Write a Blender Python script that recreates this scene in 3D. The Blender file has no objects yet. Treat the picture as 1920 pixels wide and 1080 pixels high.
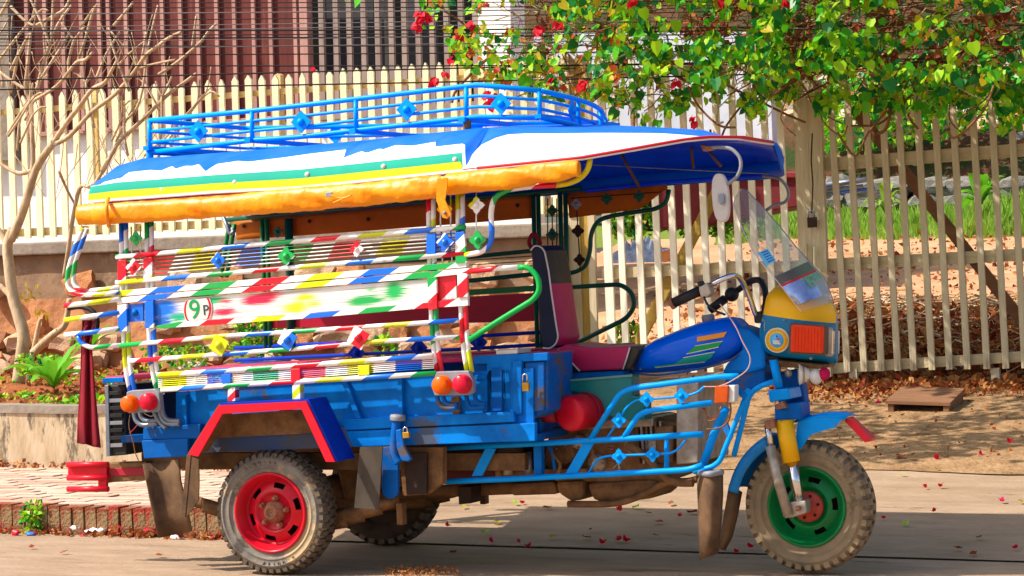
import bpy, bmesh, math, random
from math import sin, cos, pi, sqrt, atan2, radians
from mathutils import Vector, Matrix, noise
random.seed(7)
S = bpy.context.scene
COL = S.collection

# ------------------------------------------------------------------ camera, sky, sun, exposure
FPX = 4650.0                                   # focal length in photo pixels (1920 wide)
YAW, ROLL, PITCH = radians(23), radians(1.75), math.atan(-40 / 4650)
_f = Vector((-sin(YAW) * cos(PITCH), cos(YAW) * cos(PITCH), sin(PITCH)))
_r0 = Vector((cos(YAW), sin(YAW), 0)); _u0 = _r0.cross(_f)
CR = _r0 * cos(ROLL) - _u0 * sin(ROLL); CU = _u0 * cos(ROLL) + _r0 * sin(ROLL); CF = _f
CAM = Vector((5.4734, -10.6544, 1.3792))
cam = bpy.data.cameras.new('camera'); camo = bpy.data.objects.new('camera', cam); COL.objects.link(camo)
m = Matrix.Identity(4)
for i in range(3):
    m[i][0], m[i][1], m[i][2], m[i][3] = CR[i], CU[i], -CF[i], CAM[i]
camo.matrix_world = m
cam.sensor_width = 36; cam.lens = 36 * FPX / 1920; cam.clip_end = 600; cam.clip_start = 0.1
S.camera = camo

SUN = Vector((.75, .48, -1.0)).normalized()    # direction in which the light travels
W = bpy.data.worlds.new("World"); S.world = W; W.use_nodes = True
nt = W.node_tree; bg = nt.nodes['Background']
sky = nt.nodes.new('ShaderNodeTexSky'); sky.sky_type = 'NISHITA'; sky.sun_disc = False
sky.sun_elevation = math.asin(-SUN.z); sky.sun_rotation = atan2(-SUN.x, -SUN.y)
sky.dust_density = 3.0; sky.ozone_density = 0.6
nt.links.new(sky.outputs[0], bg.inputs[0]); bg.inputs[1].default_value = 0.15
sl = bpy.data.lights.new('sun', 'SUN'); sl.energy = 5.0; sl.angle = radians(0.53); sl.color = (1, .93, .82)
so = bpy.data.objects.new('sun', sl); COL.objects.link(so); so.location = (-6, -4, 9)
so.rotation_euler = SUN.to_track_quat('-Z', 'Y').to_euler()
S.view_settings.view_transform = 'Standard'; S.view_settings.look = 'None'
S.view_settings.exposure = 0.5; S.view_settings.gamma = 1; S.view_settings.use_curve_mapping = False

# ------------------------------------------------------------------ survey: photo position -> point on a plane of known distance
def ray(px, py): return CF + CR * ((px - 960) / FPX) + CU * ((540 - py) / FPX)
def U(px, py, y):
    r = ray(px, py); return CAM + r * ((y - CAM.y) / r.y)
def G(px, py, z=0):
    r = ray(px, py); return CAM + r * ((z - CAM.z) / r.z)
def ppm(v): return FPX / (v - CAM).dot(CF)     # pixels per metre at a point
def lerp(a, b, t): return a + (b - a) * t
def tab(x, T):
    if x <= T[0][0]: return T[0][1]
    for (a, b), (c, d) in zip(T, T[1:]):
        if x <= c: return b + (d - b) * (x - a) / (c - a) if c > a else d
    return T[-1][1]
def R(a=1.0): return random.uniform(-a, a)

# ------------------------------------------------------------------ materials
def lin(c):
    if isinstance(c, str): c = [int(c[i:i + 2], 16) / 255 for i in (0, 2, 4)]
    return tuple(x / 12.92 if x <= .04045 else ((x + .055) / 1.055) ** 2.4 for x in c) + (1,)
MATS = {}
def mat(name, c, c2=None, rough=.5, metal=0., scale=8., detail=6, bump=0., bscale=None, spec=.28, c3=None, t3=.62, stretch=None, trans=0., coat=0., thin=0.):
    if name in MATS: return MATS[name]
    M = bpy.data.materials.new(name); M.use_nodes = True; n = M.node_tree.nodes; L = M.node_tree.links
    b = n['Principled BSDF']; b.inputs['Roughness'].default_value = rough; b.inputs['Metallic'].default_value = metal
    b.inputs['Specular IOR Level'].default_value = spec
    b.inputs['Coat Weight'].default_value = coat
    tc = n.new('ShaderNodeTexCoord'); mp = n.new('ShaderNodeMapping'); L.new(tc.outputs['Object'], mp.inputs[0])
    if stretch: mp.inputs['Scale'].default_value = stretch
    last = None
    if c2:
        nz = n.new('ShaderNodeTexNoise'); nz.inputs['Scale'].default_value = scale; nz.inputs['Detail'].default_value = detail
        nz.inputs['Roughness'].default_value = .65
        L.new(mp.outputs[0], nz.inputs[0])
        rp = n.new('ShaderNodeValToRGB'); L.new(nz.outputs[0], rp.inputs[0])
        rp.color_ramp.elements[0].position = .36; rp.color_ramp.elements[0].color = lin(c)
        rp.color_ramp.elements[1].position = .66; rp.color_ramp.elements[1].color = lin(c2)
        last = rp.outputs[0]
        if c3:
            nz2 = n.new('ShaderNodeTexNoise'); nz2.inputs['Scale'].default_value = scale * .45; nz2.inputs['Detail'].default_value = 9
            nz2.inputs['Roughness'].default_value = .75
            L.new(mp.outputs[0], nz2.inputs[0])
            r2 = n.new('ShaderNodeValToRGB'); L.new(nz2.outputs[0], r2.inputs[0])
            r2.color_ramp.elements[0].position = t3; r2.color_ramp.elements[0].color = (0, 0, 0, 1)
            r2.color_ramp.elements[1].position = t3 + .06; r2.color_ramp.elements[1].color = (1, 1, 1, 1)
            mx = n.new('ShaderNodeMix'); mx.data_type = 'RGBA'
            L.new(r2.outputs[0], mx.inputs[0]); L.new(last, mx.inputs[6]); mx.inputs[7].default_value = lin(c3); last = mx.outputs[2]
        L.new(last, b.inputs['Base Color'])
    else: b.inputs['Base Color'].default_value = lin(c)
    if bump:
        nb = n.new('ShaderNodeTexNoise'); nb.inputs['Scale'].default_value = bscale or scale * 4; nb.inputs['Detail'].default_value = 8
        L.new(mp.outputs[0], nb.inputs[0])
        bp = n.new('ShaderNodeBump'); bp.inputs['Strength'].default_value = bump; bp.inputs['Distance'].default_value = .02
        L.new(nb.outputs[0], bp.inputs['Height']); L.new(bp.outputs[0], b.inputs['Normal'])
    if trans:
        b.inputs['Transmission Weight'].default_value = trans; b.inputs['IOR'].default_value = 1.05
    if thin:                                        # leaves and cloth let light through
        out = n['Material Output']; tr = n.new('ShaderNodeBsdfTranslucent'); ms = n.new('ShaderNodeMixShader'); ms.inputs[0].default_value = thin
        if last: L.new(last, tr.inputs[0])
        else: tr.inputs[0].default_value = lin(c)
        L.new(b.outputs[0], ms.inputs[1]); L.new(tr.outputs[0], ms.inputs[2]); L.new(ms.outputs[0], out.inputs[0])
    MATS[name] = M; return M
def stripe_mat():
    M = bpy.data.materials.new('striped_paint'); M.use_nodes = True; n = M.node_tree.nodes; L = M.node_tree.links
    b = n['Principled BSDF']; b.inputs['Roughness'].default_value = .32
    uv = n.new('ShaderNodeUVMap'); sp = n.new('ShaderNodeSeparateXYZ'); L.new(uv.outputs[0], sp.inputs[0])
    fr = n.new('ShaderNodeMath'); fr.operation = 'FRACT'; L.new(sp.outputs[0], fr.inputs[0])
    rp = n.new('ShaderNodeValToRGB'); L.new(fr.outputs[0], rp.inputs[0]); cr = rp.color_ramp; cr.interpolation = 'CONSTANT'
    wh = 'ece9e4'; cs = ['e00a28', wh, 'ccd008', wh, '006ce4', wh, '0aa84c', wh]
    p = 0; ws = [.136, .114] * 4
    while len(cr.elements) < 8: cr.elements.new(.5)
    for i, c in enumerate(cs):
        cr.elements[i].position = p; cr.elements[i].color = lin(c); p += ws[i]
    tc = n.new('ShaderNodeTexCoord'); nz = n.new('ShaderNodeTexNoise'); nz.inputs['Scale'].default_value = 30; nz.inputs['Detail'].default_value = 8
    L.new(tc.outputs['Object'], nz.inputs[0])
    r2 = n.new('ShaderNodeValToRGB'); L.new(nz.outputs[0], r2.inputs[0])
    r2.color_ramp.elements[0].position = .62; r2.color_ramp.elements[1].position = .74; r2.color_ramp.elements[0].color = (0, 0, 0, 1); r2.color_ramp.elements[1].color = (.5, .5, .5, 1)
    mx = n.new('ShaderNodeMix'); mx.data_type = 'RGBA'; L.new(r2.outputs[0], mx.inputs[0]); L.new(rp.outputs[0], mx.inputs[6]); mx.inputs[7].default_value = lin('8a6a4c')
    L.new(mx.outputs[2], b.inputs['Base Color']); MATS['stripe'] = M; return M
STR = stripe_mat()
BLUE = mat('blue_paint', '007cd8', '0058a8', spec=.10, rough=.48, scale=5, detail=10, c3='4a5468', t3=.57, bump=.12)
BLUED = mat('blue_paint_worn', '065cae', '0a54a0', spec=.10, rough=.5, scale=9, c3='5a5048', t3=.54, bump=.08)
RACK = mat('blue_enamel', '0098f2', '008ce4', spec=.10, rough=.3, scale=10, c3='5a5a60', t3=.64)
DBLUE = mat('dark_blue_paint', '1038b4', '0c30a0', spec=.10, rough=.4, scale=6)
GREENB = mat('bright_green_paint', '0aa84c', '08983e', rough=.35, scale=8)
LIMEP = mat('lime_yellow_paint', 'd8c810', 'ccbc08', rough=.35, scale=8)
GREENP = mat('green_paint', '0b6a34', '0d7a40', rough=.4, scale=6)
DGREEN = mat('dark_green_paint', '0a4a34', '0c5a44', rough=.4, scale=6)
REDP = mat('red_paint', 'd8142c', 'c00e24', rough=.35, scale=8, c3='7a4a3c', t3=.70)
REDD = mat('red_paint_dusty', 'b01c30', '8a2430', rough=.6, scale=8, c3='7a5a44', t3=.58)
DUST = mat('dusty_rubber', '6e5238', '493628', rough=.9, scale=7, bump=.15)
DUSTM = mat('dusty_metal', '8a6440', '5c4028', rough=.85, scale=12, bump=.2, c3='3a2a1e', t3=.62)
GREASE = mat('greasy_iron', '3a2418', '22160f', rough=.7, scale=10, bump=.2)
ALU = mat('cast_aluminium', 'b4aa9c', '8c7e6c', rough=.5, metal=.5, scale=14, c3='6c5238', t3=.6)
CHROME = mat('chrome', 'd8d8d8', rough=.12, metal=1)
STEEL = mat('grey_tube', '8a92a0', '6c7684', rough=.4, metal=.6, scale=14)
GREYP = mat('grey_paint', '8d8f96', '7a7a80', rough=.5, scale=10)
BLACK = mat('black_plastic', '1c1c20', '2c2a2a', rough=.5, scale=10)
RUB = mat('black_rubber', '18181a', '242220', rough=.6, scale=14)
TYRE = mat('tyre_rubber', '847c72', '645e56', rough=.85, scale=9, bump=.12, c3='a48e6c', t3=.52)
TYREF = mat('tyre_dusty', '968264', '7a6a54', rough=.9, scale=7, bump=.12, c3='6a5a46', t3=.58)
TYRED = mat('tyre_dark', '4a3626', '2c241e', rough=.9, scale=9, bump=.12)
TREADM = mat('tyre_tread', '6a5c4c', '4a4038', rough=.9, scale=20, bump=.1)
RIMR = mat('red_rim', 'cc1428', 'b40e22', rough=.28, scale=8, c3='8a4a40', t3=.72)
RIMG = mat('green_rim', '067a3a', '056a34', rough=.25, scale=8, c3='4c6a44', t3=.74)
RUSTY = mat('rusty_steel', 'a8765a', '80503a', rough=.7, metal=.2, scale=25, bump=.2)
HUBR = mat('red_hub', 'b84838', 'a0382c', rough=.6, scale=14)
YEL = mat('yellow_plastic', 'f0b800', 'e6a800', rough=.4, scale=6)
TARP = mat('orange_tarp', 'f29c00', 'ea8400', rough=.38, scale=5, bump=.5, bscale=11, spec=.35)
TARPI = mat('orange_tarp_inside', 'd07818', 'bc6a14', rough=.6, scale=5, bump=.2, bscale=8, thin=.35)
CWHITE = mat('canopy_white', 'eeeeec', 'e6e6e6', rough=.4, scale=5)
CTEAL = mat('canopy_teal', '009880', '00907c', rough=.7, spec=.2, scale=6)
CLIME = mat('canopy_lime', 'b4cc10', 'a8bc10', rough=.7, spec=.2, scale=9)
CBLUE = mat('canopy_blue', '0a60e0', '2c6cd0', spec=.10, rough=.55, scale=5, c3='8088c0', t3=.62)
CUNDER = mat('canopy_underside', '0c4cf8', '0840e4', spec=.10, rough=.35, scale=4, bump=.1, bscale=5)  # vivid blue: light bounced up under the roof is put into the colour
CRED = mat('red_piping', 'c02030', rough=.5)
TEAL = mat('teal_paint', '086a68', '0a7c78', rough=.25, scale=5, c3='6c6450', t3=.70)
PINK = mat('pink_vinyl', 'c02058', 'a81a4c', rough=.45, scale=5, bump=.08, bscale=14)
NAVY = mat('navy_vinyl', '1c2440', '262c44', rough=.5, scale=9)
PIPING = mat('cream_piping', 'e0d4d0', rough=.5)
DVINYL = mat('dark_olive_vinyl', '443c30', '2c2620', rough=.5, scale=5)
TANK = mat('tank_blue', '0068f0', '005ce0', spec=.10, rough=.25, scale=4, coat=.2, c3='2a4a8a', t3=.74)
AMBER = mat('amber_lens', 'f06800', 'e85c00', rough=.25, scale=30, thin=.2)
REDL = mat('red_lens', 'e01838', 'd01030', rough=.25, scale=30, thin=.2)
ORL = mat('orange_lens', 'f04010', 'e83808', rough=.2, scale=30, thin=.2)
CLEARL = mat('clear_lens', 'dcdcd4', 'c8c8c0', rough=.15, scale=20)
COWLT = mat('cowl_teal', '0878a8', '086c98', rough=.3, scale=5, c3='7a6a58', t3=.74)
WHITE = mat('white_paint', 'dcd8d0', 'c8c2b8', rough=.6, scale=10)
STICK = mat('light_blue_sticker', '58b8ec', '4aa8e0', rough=.4, scale=20)
CHAR = mat('charcoal_print', '26404c', rough=.5)
CREDM = mat('crimson_cloth', '8a1424', '741020', rough=.8, scale=10, thin=.15)
ORNP = mat('orange_decal', 'f09414', rough=.35)
GRND = mat('green_decal', '0c9a4c', rough=.35)
TEALD = mat('teal_decal', '0c9c88', rough=.35)
GOLD = mat('brass', 'c89830', 'a87c28', rough=.35, metal=.6, scale=20)
RED2 = mat('crimson_panel', 'b00a30', 'a00828', rough=.45, scale=5)
# setting
CONC = mat('road_concrete', 'a68c74', '8e765e', rough=.9, scale=5.0, detail=15, bump=.5, bscale=60, c3='74604c', t3=.59, stretch=(.4, 1.4, 1))
RAMP = mat('driveway_concrete', 'a4825e', '80603e', rough=.95, scale=7, detail=14, bump=1.0, bscale=30, c3='664a30', t3=.55)
PAVE = mat('paver', 'ccb09c', 'b89a86', rough=.9, scale=9, bump=.15)
PAVE2 = mat('paver_rose', 'c09a84', 'b08874', rough=.9, scale=9, bump=.15)
BRK = mat('kerb_brick', '904a30', '6e402c', rough=.95, scale=18, bump=.6, c3='8a7050', t3=.48)
BRK2 = mat('kerb_brick_red', 'a03c2c', '7c3828', rough=.95, scale=18, bump=.6, c3='806848', t3=.5)
MORT = mat('mortar', '9c8466', '7c684e', rough=1, scale=12, bump=.4)
PLAST = mat('stained_plaster', 'c4b094', 'a89272', rough=.95, scale=5, bump=.25, c3='6a604e', t3=.57, stretch=(2.2, 2.2, .7))
CAPC = mat('cap_concrete', '94887a', '7c7064', rough=.95, scale=7, bump=.3)
BANDP = mat('wall_band_plaster', '94785e', '7c6450', rough=1, scale=5, detail=10, bump=.5, bscale=16, c3='a48c74', t3=.56)
WALLR = mat('rubble_face', 'b88058', '986844', rough=1, scale=4, detail=10, bump=1.0, bscale=12, c3='b89c84', t3=.54)
LATER = mat('laterite', 'c48658', 'a87048', rough=1, scale=6, bump=.6, bscale=22, c3='dca878', t3=.6)
LATER2 = mat('laterite_pale', 'ccA888', 'b89474', rough=1, scale=6, bump=.6, bscale=22, c3='a06038', t3=.62)
LATER3 = mat('laterite_dark', '9c6c4c', '845840', rough=1, scale=6, bump=.6, bscale=22)
STONEW = mat('pale_stone', 'd0c4b0', 'a89a88', rough=1, scale=8, bump=.5, c3='b87048', t3=.6)
STONEG = mat('grey_stone', '8a867e', '66625a', rough=1, scale=5, bump=.5)
SOIL = mat('red_soil', '9a5a30', '7c4426', rough=1, scale=14, bump=.8, c3='b87c4c', t3=.6)
DIRT = mat('dirt', 'b08a68', '987252', rough=1, scale=9, bump=.6)
MAROON = mat('maroon_boards', '6c302a', '54241e', rough=.8, scale=8, stretch=(1, 1, .12), c3='8a4a3c', t3=.57, bump=.25)
BATT = mat('faded_batten', 'b88c80', '9c7068', rough=.85, scale=10, stretch=(1, 1, .15))
SLATG = mat('grey_slat', 'a08c80', '82706a', rough=.9, scale=12, stretch=(1, 1, .12))
DGREYW = mat('dark_grey_board', '4a484c', '38383c', rough=.8, scale=6)
VOID = mat('dark_interior', '0c0a0a', rough=1)
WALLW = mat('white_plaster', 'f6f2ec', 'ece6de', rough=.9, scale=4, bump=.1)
WALLB = mat('shaded_plaster', 'ccd2dc', 'bcc4d0', rough=.9, scale=4)  # bluish grey: shade on the white wall put into the colour
PICK = mat('picket_cream', 'efe6c8', 'e0d2a4', rough=.8, scale=9, stretch=(2, 2, .5), c3='a88050', t3=.57, bump=.25)
PICKR = mat('picket_rail', 'dcc48c', 'c8a860', rough=.85, scale=9, stretch=(.5, 2, 2), c3='b07c34', t3=.58, bump=.15)
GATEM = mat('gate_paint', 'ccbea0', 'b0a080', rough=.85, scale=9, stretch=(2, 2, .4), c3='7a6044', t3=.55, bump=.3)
GATEL = mat('gate_paint_sun_tint', 'efe8d8', 'e0d6bc', rough=.85, scale=9, stretch=(2, 2, .4), c3='a88858', t3=.64, bump=.2)  # lighter copy of the gate paint: sunlight on the left leaf put into colour
GATER = mat('gate_rail', 'c8b894', 'ae9a76', rough=.85, scale=9, stretch=(.5, 2, 2), c3='80603c', t3=.60, bump=.2)
BRACE = mat('yellowed_timber', 'b89a48', '9c8040', rough=.9, scale=14, c3='5a4630', t3=.6)
WOOD = mat('weathered_wood', '8a6244', '74503a', rough=.9, scale=10, stretch=(.2, 1, 1), bump=.2)
BARK = mat('pale_bark', 'ccb292', 'a48a6a', rough=.9, scale=14, stretch=(1, 1, .4), c3='8a7a5c', t3=.6, bump=.3)
TWIG = mat('brown_twig', '8a5c3c', '6c4630', rough=1, scale=10)
LEAF = [mat('leaf_green', '4cb01a', '60bc24', rough=.4, scale=20, thin=.4), mat('leaf_lime', 'b4dc28', '9ed020', rough=.4, scale=20, thin=.45),
        mat('leaf_dark', '1c6e2c', '268034', rough=.35, scale=20, thin=.25), mat('leaf_yellow', 'c4b020', 'b8a41c', rough=.5, scale=20, thin=.4)]
DRYL = [mat('dry_leaf', 'a8602c', '8a4a22', rough=.9, scale=30, thin=.15), mat('dry_leaf_red', '8c3c20', '742f1c', rough=.9, scale=30, thin=.15), mat('dry_leaf_tan', 'c08a50', 'a87440', rough=.9, scale=30, thin=.15)]
PETAL = mat('red_petal', 'd8102c', 'c80c34', rough=.6, scale=30, thin=.35)
PETALP = mat('pink_petal', 'd81060', 'c80c50', rough=.6, scale=30, thin=.35)
PLANT = mat('plant_leaf', '5cae20', '78bc30', rough=.4, scale=6, thin=.35)
GRASS = mat('grass_blade', '6c9c2a', '98b840', rough=.6, scale=3, thin=.35)
CABLE = mat('cable', '2a2628', rough=.7); CABLEG = mat('cable_grey', '6c6a6c', rough=.7)
LITTER = mat('white_litter', 'dcdcda', rough=.6); LITTERB = mat('blue_litter', '3c68b8', rough=.5)
# painted sheet of the side panel: sprayed patches of colour on white
def panel_mat():
    M = bpy.data.materials.new('sprayed_panel'); M.use_nodes = True; n = M.node_tree.nodes; L = M.node_tree.links
    b = n['Principled BSDF']; b.inputs['Roughness'].default_value = .35
    uv = n.new('ShaderNodeUVMap')
    dz = n.new('ShaderNodeTexNoise'); dz.inputs['Scale'].default_value = 14; dz.inputs['Detail'].default_value = 4
    mp = n.new('ShaderNodeMapping'); mp.inputs['Scale'].default_value = (.9, 3.2, 1); L.new(uv.outputs[0], mp.inputs[0]); L.new(mp.outputs[0], dz.inputs[0])
    ad = n.new('ShaderNodeVectorMath'); ad.operation = 'MULTIPLY_ADD'; L.new(dz.outputs[1], ad.inputs[0]); ad.inputs[1].default_value = (.13, .5, 0); L.new(uv.outputs[0], ad.inputs[2])
    last = None
    base = n.new('ShaderNodeTexNoise'); base.inputs['Scale'].default_value = 5; base.inputs['Detail'].default_value = 6; L.new(mp.outputs[0], base.inputs[0])
    rp = n.new('ShaderNodeValToRGB'); L.new(base.outputs[0], rp.inputs[0]); rp.color_ramp.elements[0].color = lin('f0ece6'); rp.color_ramp.elements[1].color = lin('aca698')
    rp.color_ramp.elements[0].position = .45; rp.color_ramp.elements[1].position = .7
    last = rp.outputs[0]
    # (u, v, half width, half height, colour): u along the panel 0..1, v 0..1 upwards
    for (u, v, hu, hv, c) in ((.04, .62, .07, .55, '0070e0'), (.03, .1, .05, .25, '0060c8'), (.10, .2, .05, .2, '10a880'), (.235, .80, .07, .20, '20b870'), (.27, .28, .055, .24, 'e82850'), (.275, .72, .03, .13, 'e04868'),
                              (.40, .70, .08, .33, 'e81848'), (.44, .88, .06, .15, 'e02848'), (.57, .62, .05, .2, 'd0d010'), (.53, .2, .06, .3, 'd4d428'), (.60, .3, .03, .16, 'b8cc30'), (.78, .28, .08, .26, '18a850'), (.885, .62, .05, .5, '18b058'), (.80, .76, .02, .14, '30b060')):
        sb = n.new('ShaderNodeVectorMath'); sb.operation = 'SUBTRACT'; L.new(ad.outputs[0], sb.inputs[0]); sb.inputs[1].default_value = (u + .065, v + .25, 0)
        ml = n.new('ShaderNodeVectorMath'); ml.operation = 'MULTIPLY'; L.new(sb.outputs[0], ml.inputs[0]); ml.inputs[1].default_value = (1 / hu, 1 / hv, 0)
        ln = n.new('ShaderNodeVectorMath'); ln.operation = 'LENGTH'; L.new(ml.outputs[0], ln.inputs[0])
        r2 = n.new('ShaderNodeValToRGB'); L.new(ln.outputs['Value'], r2.inputs[0])
        r2.color_ramp.elements[0].position = .55; r2.color_ramp.elements[0].color = (1, 1, 1, 1); r2.color_ramp.elements[1].position = 1.1; r2.color_ramp.elements[1].color = (0, 0, 0, 1)
        mx = n.new('ShaderNodeMix'); mx.data_type = 'RGBA'; L.new(r2.outputs[0], mx.inputs[0]); L.new(last, mx.inputs[6]); mx.inputs[7].default_value = lin(c); last = mx.outputs[2]
    L.new(last, b.inputs['Base Color']); return M
PANEL = panel_mat()
def shield_mat():
    M = bpy.data.materials.new('clear_windshield'); M.use_nodes = True; n = M.node_tree.nodes; L = M.node_tree.links
    b = n['Principled BSDF']; out = n['Material Output']; b.inputs['Roughness'].default_value = .08; b.inputs['Base Color'].default_value = lin('b8b0a4')
    t = n.new('ShaderNodeBsdfTransparent'); t.inputs[0].default_value = (.93, .91, .88, 1); mx = n.new('ShaderNodeMixShader')
    lw = n.new('ShaderNodeLayerWeight'); lw.inputs[0].default_value = .35
    r = n.new('ShaderNodeMapRange'); L.new(lw.outputs['Facing'], r.inputs[0]); r.inputs[3].default_value = .28; r.inputs[4].default_value = .9
    L.new(r.outputs[0], mx.inputs[0]); L.new(t.outputs[0], mx.inputs[1]); L.new(b.outputs[0], mx.inputs[2]); L.new(mx.outputs[0], out.inputs[0]); return M
SHIELD = shield_mat()
BANDM = mat('smoked_band', '5a5650', rough=.3); MIRR = mat('reflective_film', 'b4bee0', '8a94b8', rough=.12, metal=.85, scale=16, c3='7a5a4c', t3=.58)

# ------------------------------------------------------------------ mesh builder and object helpers
class MB:
    def __init__(s): s.v = []; s.f = []; s.uv = []; s.mi = []; s.sm = []
    def face(s, idx, uv=None, mi=0, sm=False):
        s.f.append(tuple(idx)); s.uv.append(uv); s.mi.append(mi); s.sm.append(sm)
    def add(s, pts):
        n = len(s.v); s.v += [tuple(p) for p in pts]; return n
    def hexa(s, a, b, mi=0, uva=None, uvb=None):           # two matching rings of points joined
        n = len(a); i = s.add(a); j = s.add(b)
        s.face(range(i, i + n), uva, mi); s.face(list(range(j + n - 1, j - 1, -1)), (list(reversed(uvb)) if uvb else None), mi)
        for k in range(n):
            k2 = (k + 1) % n
            s.face((i + k2, i + k, j + k, j + k2), ([uva[k2], uva[k], uvb[k], uvb[k2]] if uva else None), mi)
        return s
    def box(s, c, d, rot=None, mi=0):
        c = Vector(c); p = [Vector((x * d[0] / 2, y * d[1] / 2, z * d[2] / 2)) for y in (-1, 1) for (x, z) in ((-1, -1), (1, -1), (1, 1), (-1, 1))]
        if rot: p = [rot @ q for q in p]
        p = [c + q for q in p]; return s.hexa(p[:4], p[4:], mi)
    def tube(s, path, r, n=8, u0=None, per=.96, slant=1.7, caps=True, mi=0, closed=False, flat=None, rev=False):
        P = [Vector(p) for p in path]; rr = r if isinstance(r, (list, tuple)) else [r] * len(P)
        T = []
        for k in range(len(P)):
            a = P[k - 1] if (k or closed) else P[0]; b = P[(k + 1) % len(P)] if (k < len(P) - 1 or closed) else P[-1]
            t = b - a
            T.append(t.normalized() if t.length > 1e-9 else Vector((1, 0, 0)))
        up = Vector((0, -1, 0)) if abs(T[0].y) < .9 else Vector((0, 0, 1))
        nrm = (up - T[0] * up.dot(T[0])).normalized(); base = len(s.v); sl = 0; us = []
        for k in range(len(P)):
            if k:
                sl += (P[k] - P[k - 1]).length
                nrm = (nrm - T[k] * nrm.dot(T[k]))
                nrm = nrm.normalized() if nrm.length > 1e-6 else T[k].orthogonal().normalized()
            bn = T[k].cross(nrm)
            for q in range(n):
                a = 2 * pi * q / n; fy = flat if flat else 1
                off = nrm * cos(a) * rr[k] * fy + bn * sin(a) * rr[k]
                s.v.append(tuple(P[k] + off))
                if u0 is not None: us.append(((u0 + (sl * (-1 if rev else 1) - slant * (off.z if abs(T[k].x) > .5 else off.x * -1)) / per), 0))
        K = len(P)
        for k in range(K if closed else K - 1):
            for q in range(n):
                q2 = (q + 1) % n; a, b = base + k * n, base + ((k + 1) % K) * n
                ix = (a + q, a + q2, b + q2, b + q)
                s.face(ix, [us[i - base] for i in ix] if us else None, mi, True)
        if caps and not closed:
            ix = list(range(base + n - 1, base - 1, -1)); s.face(ix, [us[i - base] for i in ix] if us else None, mi)
            b = base + (K - 1) * n; ix = list(range(b, b + n)); s.face(ix, [us[i - base] for i in ix] if us else None, mi)
        return s
    def lathe(s, prof, n=32, c=(0, 0, 0), ax=Vector((0, 1, 0)), mi=0, sm=True, cap=False):   # prof: (radius, offset along axis)
        ax = Vector(ax).normalized(); c = Vector(c); x = ax.orthogonal().normalized(); y = ax.cross(x); base = len(s.v)
        for (r, h) in prof:
            for q in range(n):
                a = 2 * pi * q / n; s.v.append(tuple(c + ax * h + (x * cos(a) + y * sin(a)) * r))
        for k in range(len(prof) - 1):
            for q in range(n):
                q2 = (q + 1) % n; s.face((base + k * n + q, base + k * n + q2, base + (k + 1) * n + q2, base + (k + 1) * n + q), None, mi, sm)
        if cap:
            s.face(range(base + n - 1, base - 1, -1), None, mi); b = base + (len(prof) - 1) * n; s.face(range(b, b + n), None, mi)
        return s
    def dome(s, c, r, ax, h=None, n=10, mi=0):
        h = h or r; return s.lathe([(r * cos(a), h * sin(a)) for a in [i * pi / 8 for i in range(4)]] + [(r * .02, h)], n, c, ax, mi)
    def ball(s, c, r, n=10, mi=0, sc=(1, 1, 1)):
        base = len(s.v); s.lathe([(max(1e-4, r * sin(a)), -r * cos(a)) for a in [i * pi / 7 for i in range(8)]], n, c, Vector((0, 0, 1)), mi)
        c = Vector(c)
        for i in range(base, len(s.v)):
            d = Vector(s.v[i]) - c; s.v[i] = tuple(c + Vector((d.x * sc[0], d.y * sc[1], d.z * sc[2])))
        return s
    def mesh(s, name, mats):
        me = bpy.data.meshes.new(name); me.from_pydata(s.v, [], s.f)
        for mt in (mats if isinstance(mats, (list, tuple)) else [mats]): me.materials.append(mt)
        me.polygons.foreach_set('material_index', s.mi); me.polygons.foreach_set('use_smooth', s.sm)
        if any(u is not None for u in s.uv):
            ul = me.uv_layers.new(name='UVMap'); flat = []
            for f, u in zip(s.f, s.uv):
                for k in range(len(f)): flat += list(u[k]) if u else [0, 0]
            ul.data.foreach_set('uv', flat)
        me.validate(); me.update(); return me
def link(name, me, parent=None, loc=None):
    o = bpy.data.objects.new(name, me); COL.objects.link(o)
    if parent:
        o.parent = parent; o.matrix_parent_inverse = Matrix.Translation(-WL[parent.name])
    if loc is not None: o.location = loc
    WL[o.name] = (WL[parent.name] * 0 if parent else Vector((0, 0, 0))) + (Vector(loc) if loc is not None else Vector((0, 0, 0)))
    return o
WL = {}
def part(name, mb, mats, parent=None, bev=0, loc=None):
    o = link(name, mb.mesh(name, mats), parent, loc)
    if bev: 
        b = o.modifiers.new('bevel', 'BEVEL'); b.width = bev; b.segments = 2; b.limit_method = 'ANGLE'; b.angle_limit = radians(40)
    return o
def thing(name, label, cat, loc=(0, 0, 0), group=None):
    o = bpy.data.objects.new(name, None); COL.objects.link(o); o.location = loc; o.empty_display_size = .1
    WL[o.name] = Vector(loc); return tag(o, label, cat, group)
def tag(o, label, cat, group=None):
    o['label'] = label; o['category'] = cat
    if group: o['group'] = group
    return o
def struct(name, mb, mats, parent=None): 
    o = part(name, mb, mats, parent); o['kind'] = 'structure'; return o
def stuff(o): o['kind'] = 'stuff'; return o
def px(pts, y):                                             # photo positions -> points on plane y (or own y as third value)
    return [U(p[0], p[1], p[2] if len(p) > 2 else y) for p in pts]
def smooth(pts, n=6, closed=False):
    P = [Vector(p) for p in pts]; out = []; K = len(P)
    for i in range(K if closed else K - 1):
        g = (lambda k: P[k % K]) if closed else (lambda k: P[min(max(k, 0), K - 1)])
        a, b, c, d = g(i - 1), g(i), g(i + 1), g(i + 2)
        for k in range(n):
            t = k / n; out.append(.5 * ((2 * b) + (c - a) * t + (2 * a - 5 * b + 4 * c - d) * t * t + (3 * b - a - 3 * c + d) * t ** 3))
    if not closed: out.append(P[-1])
    return out
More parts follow.
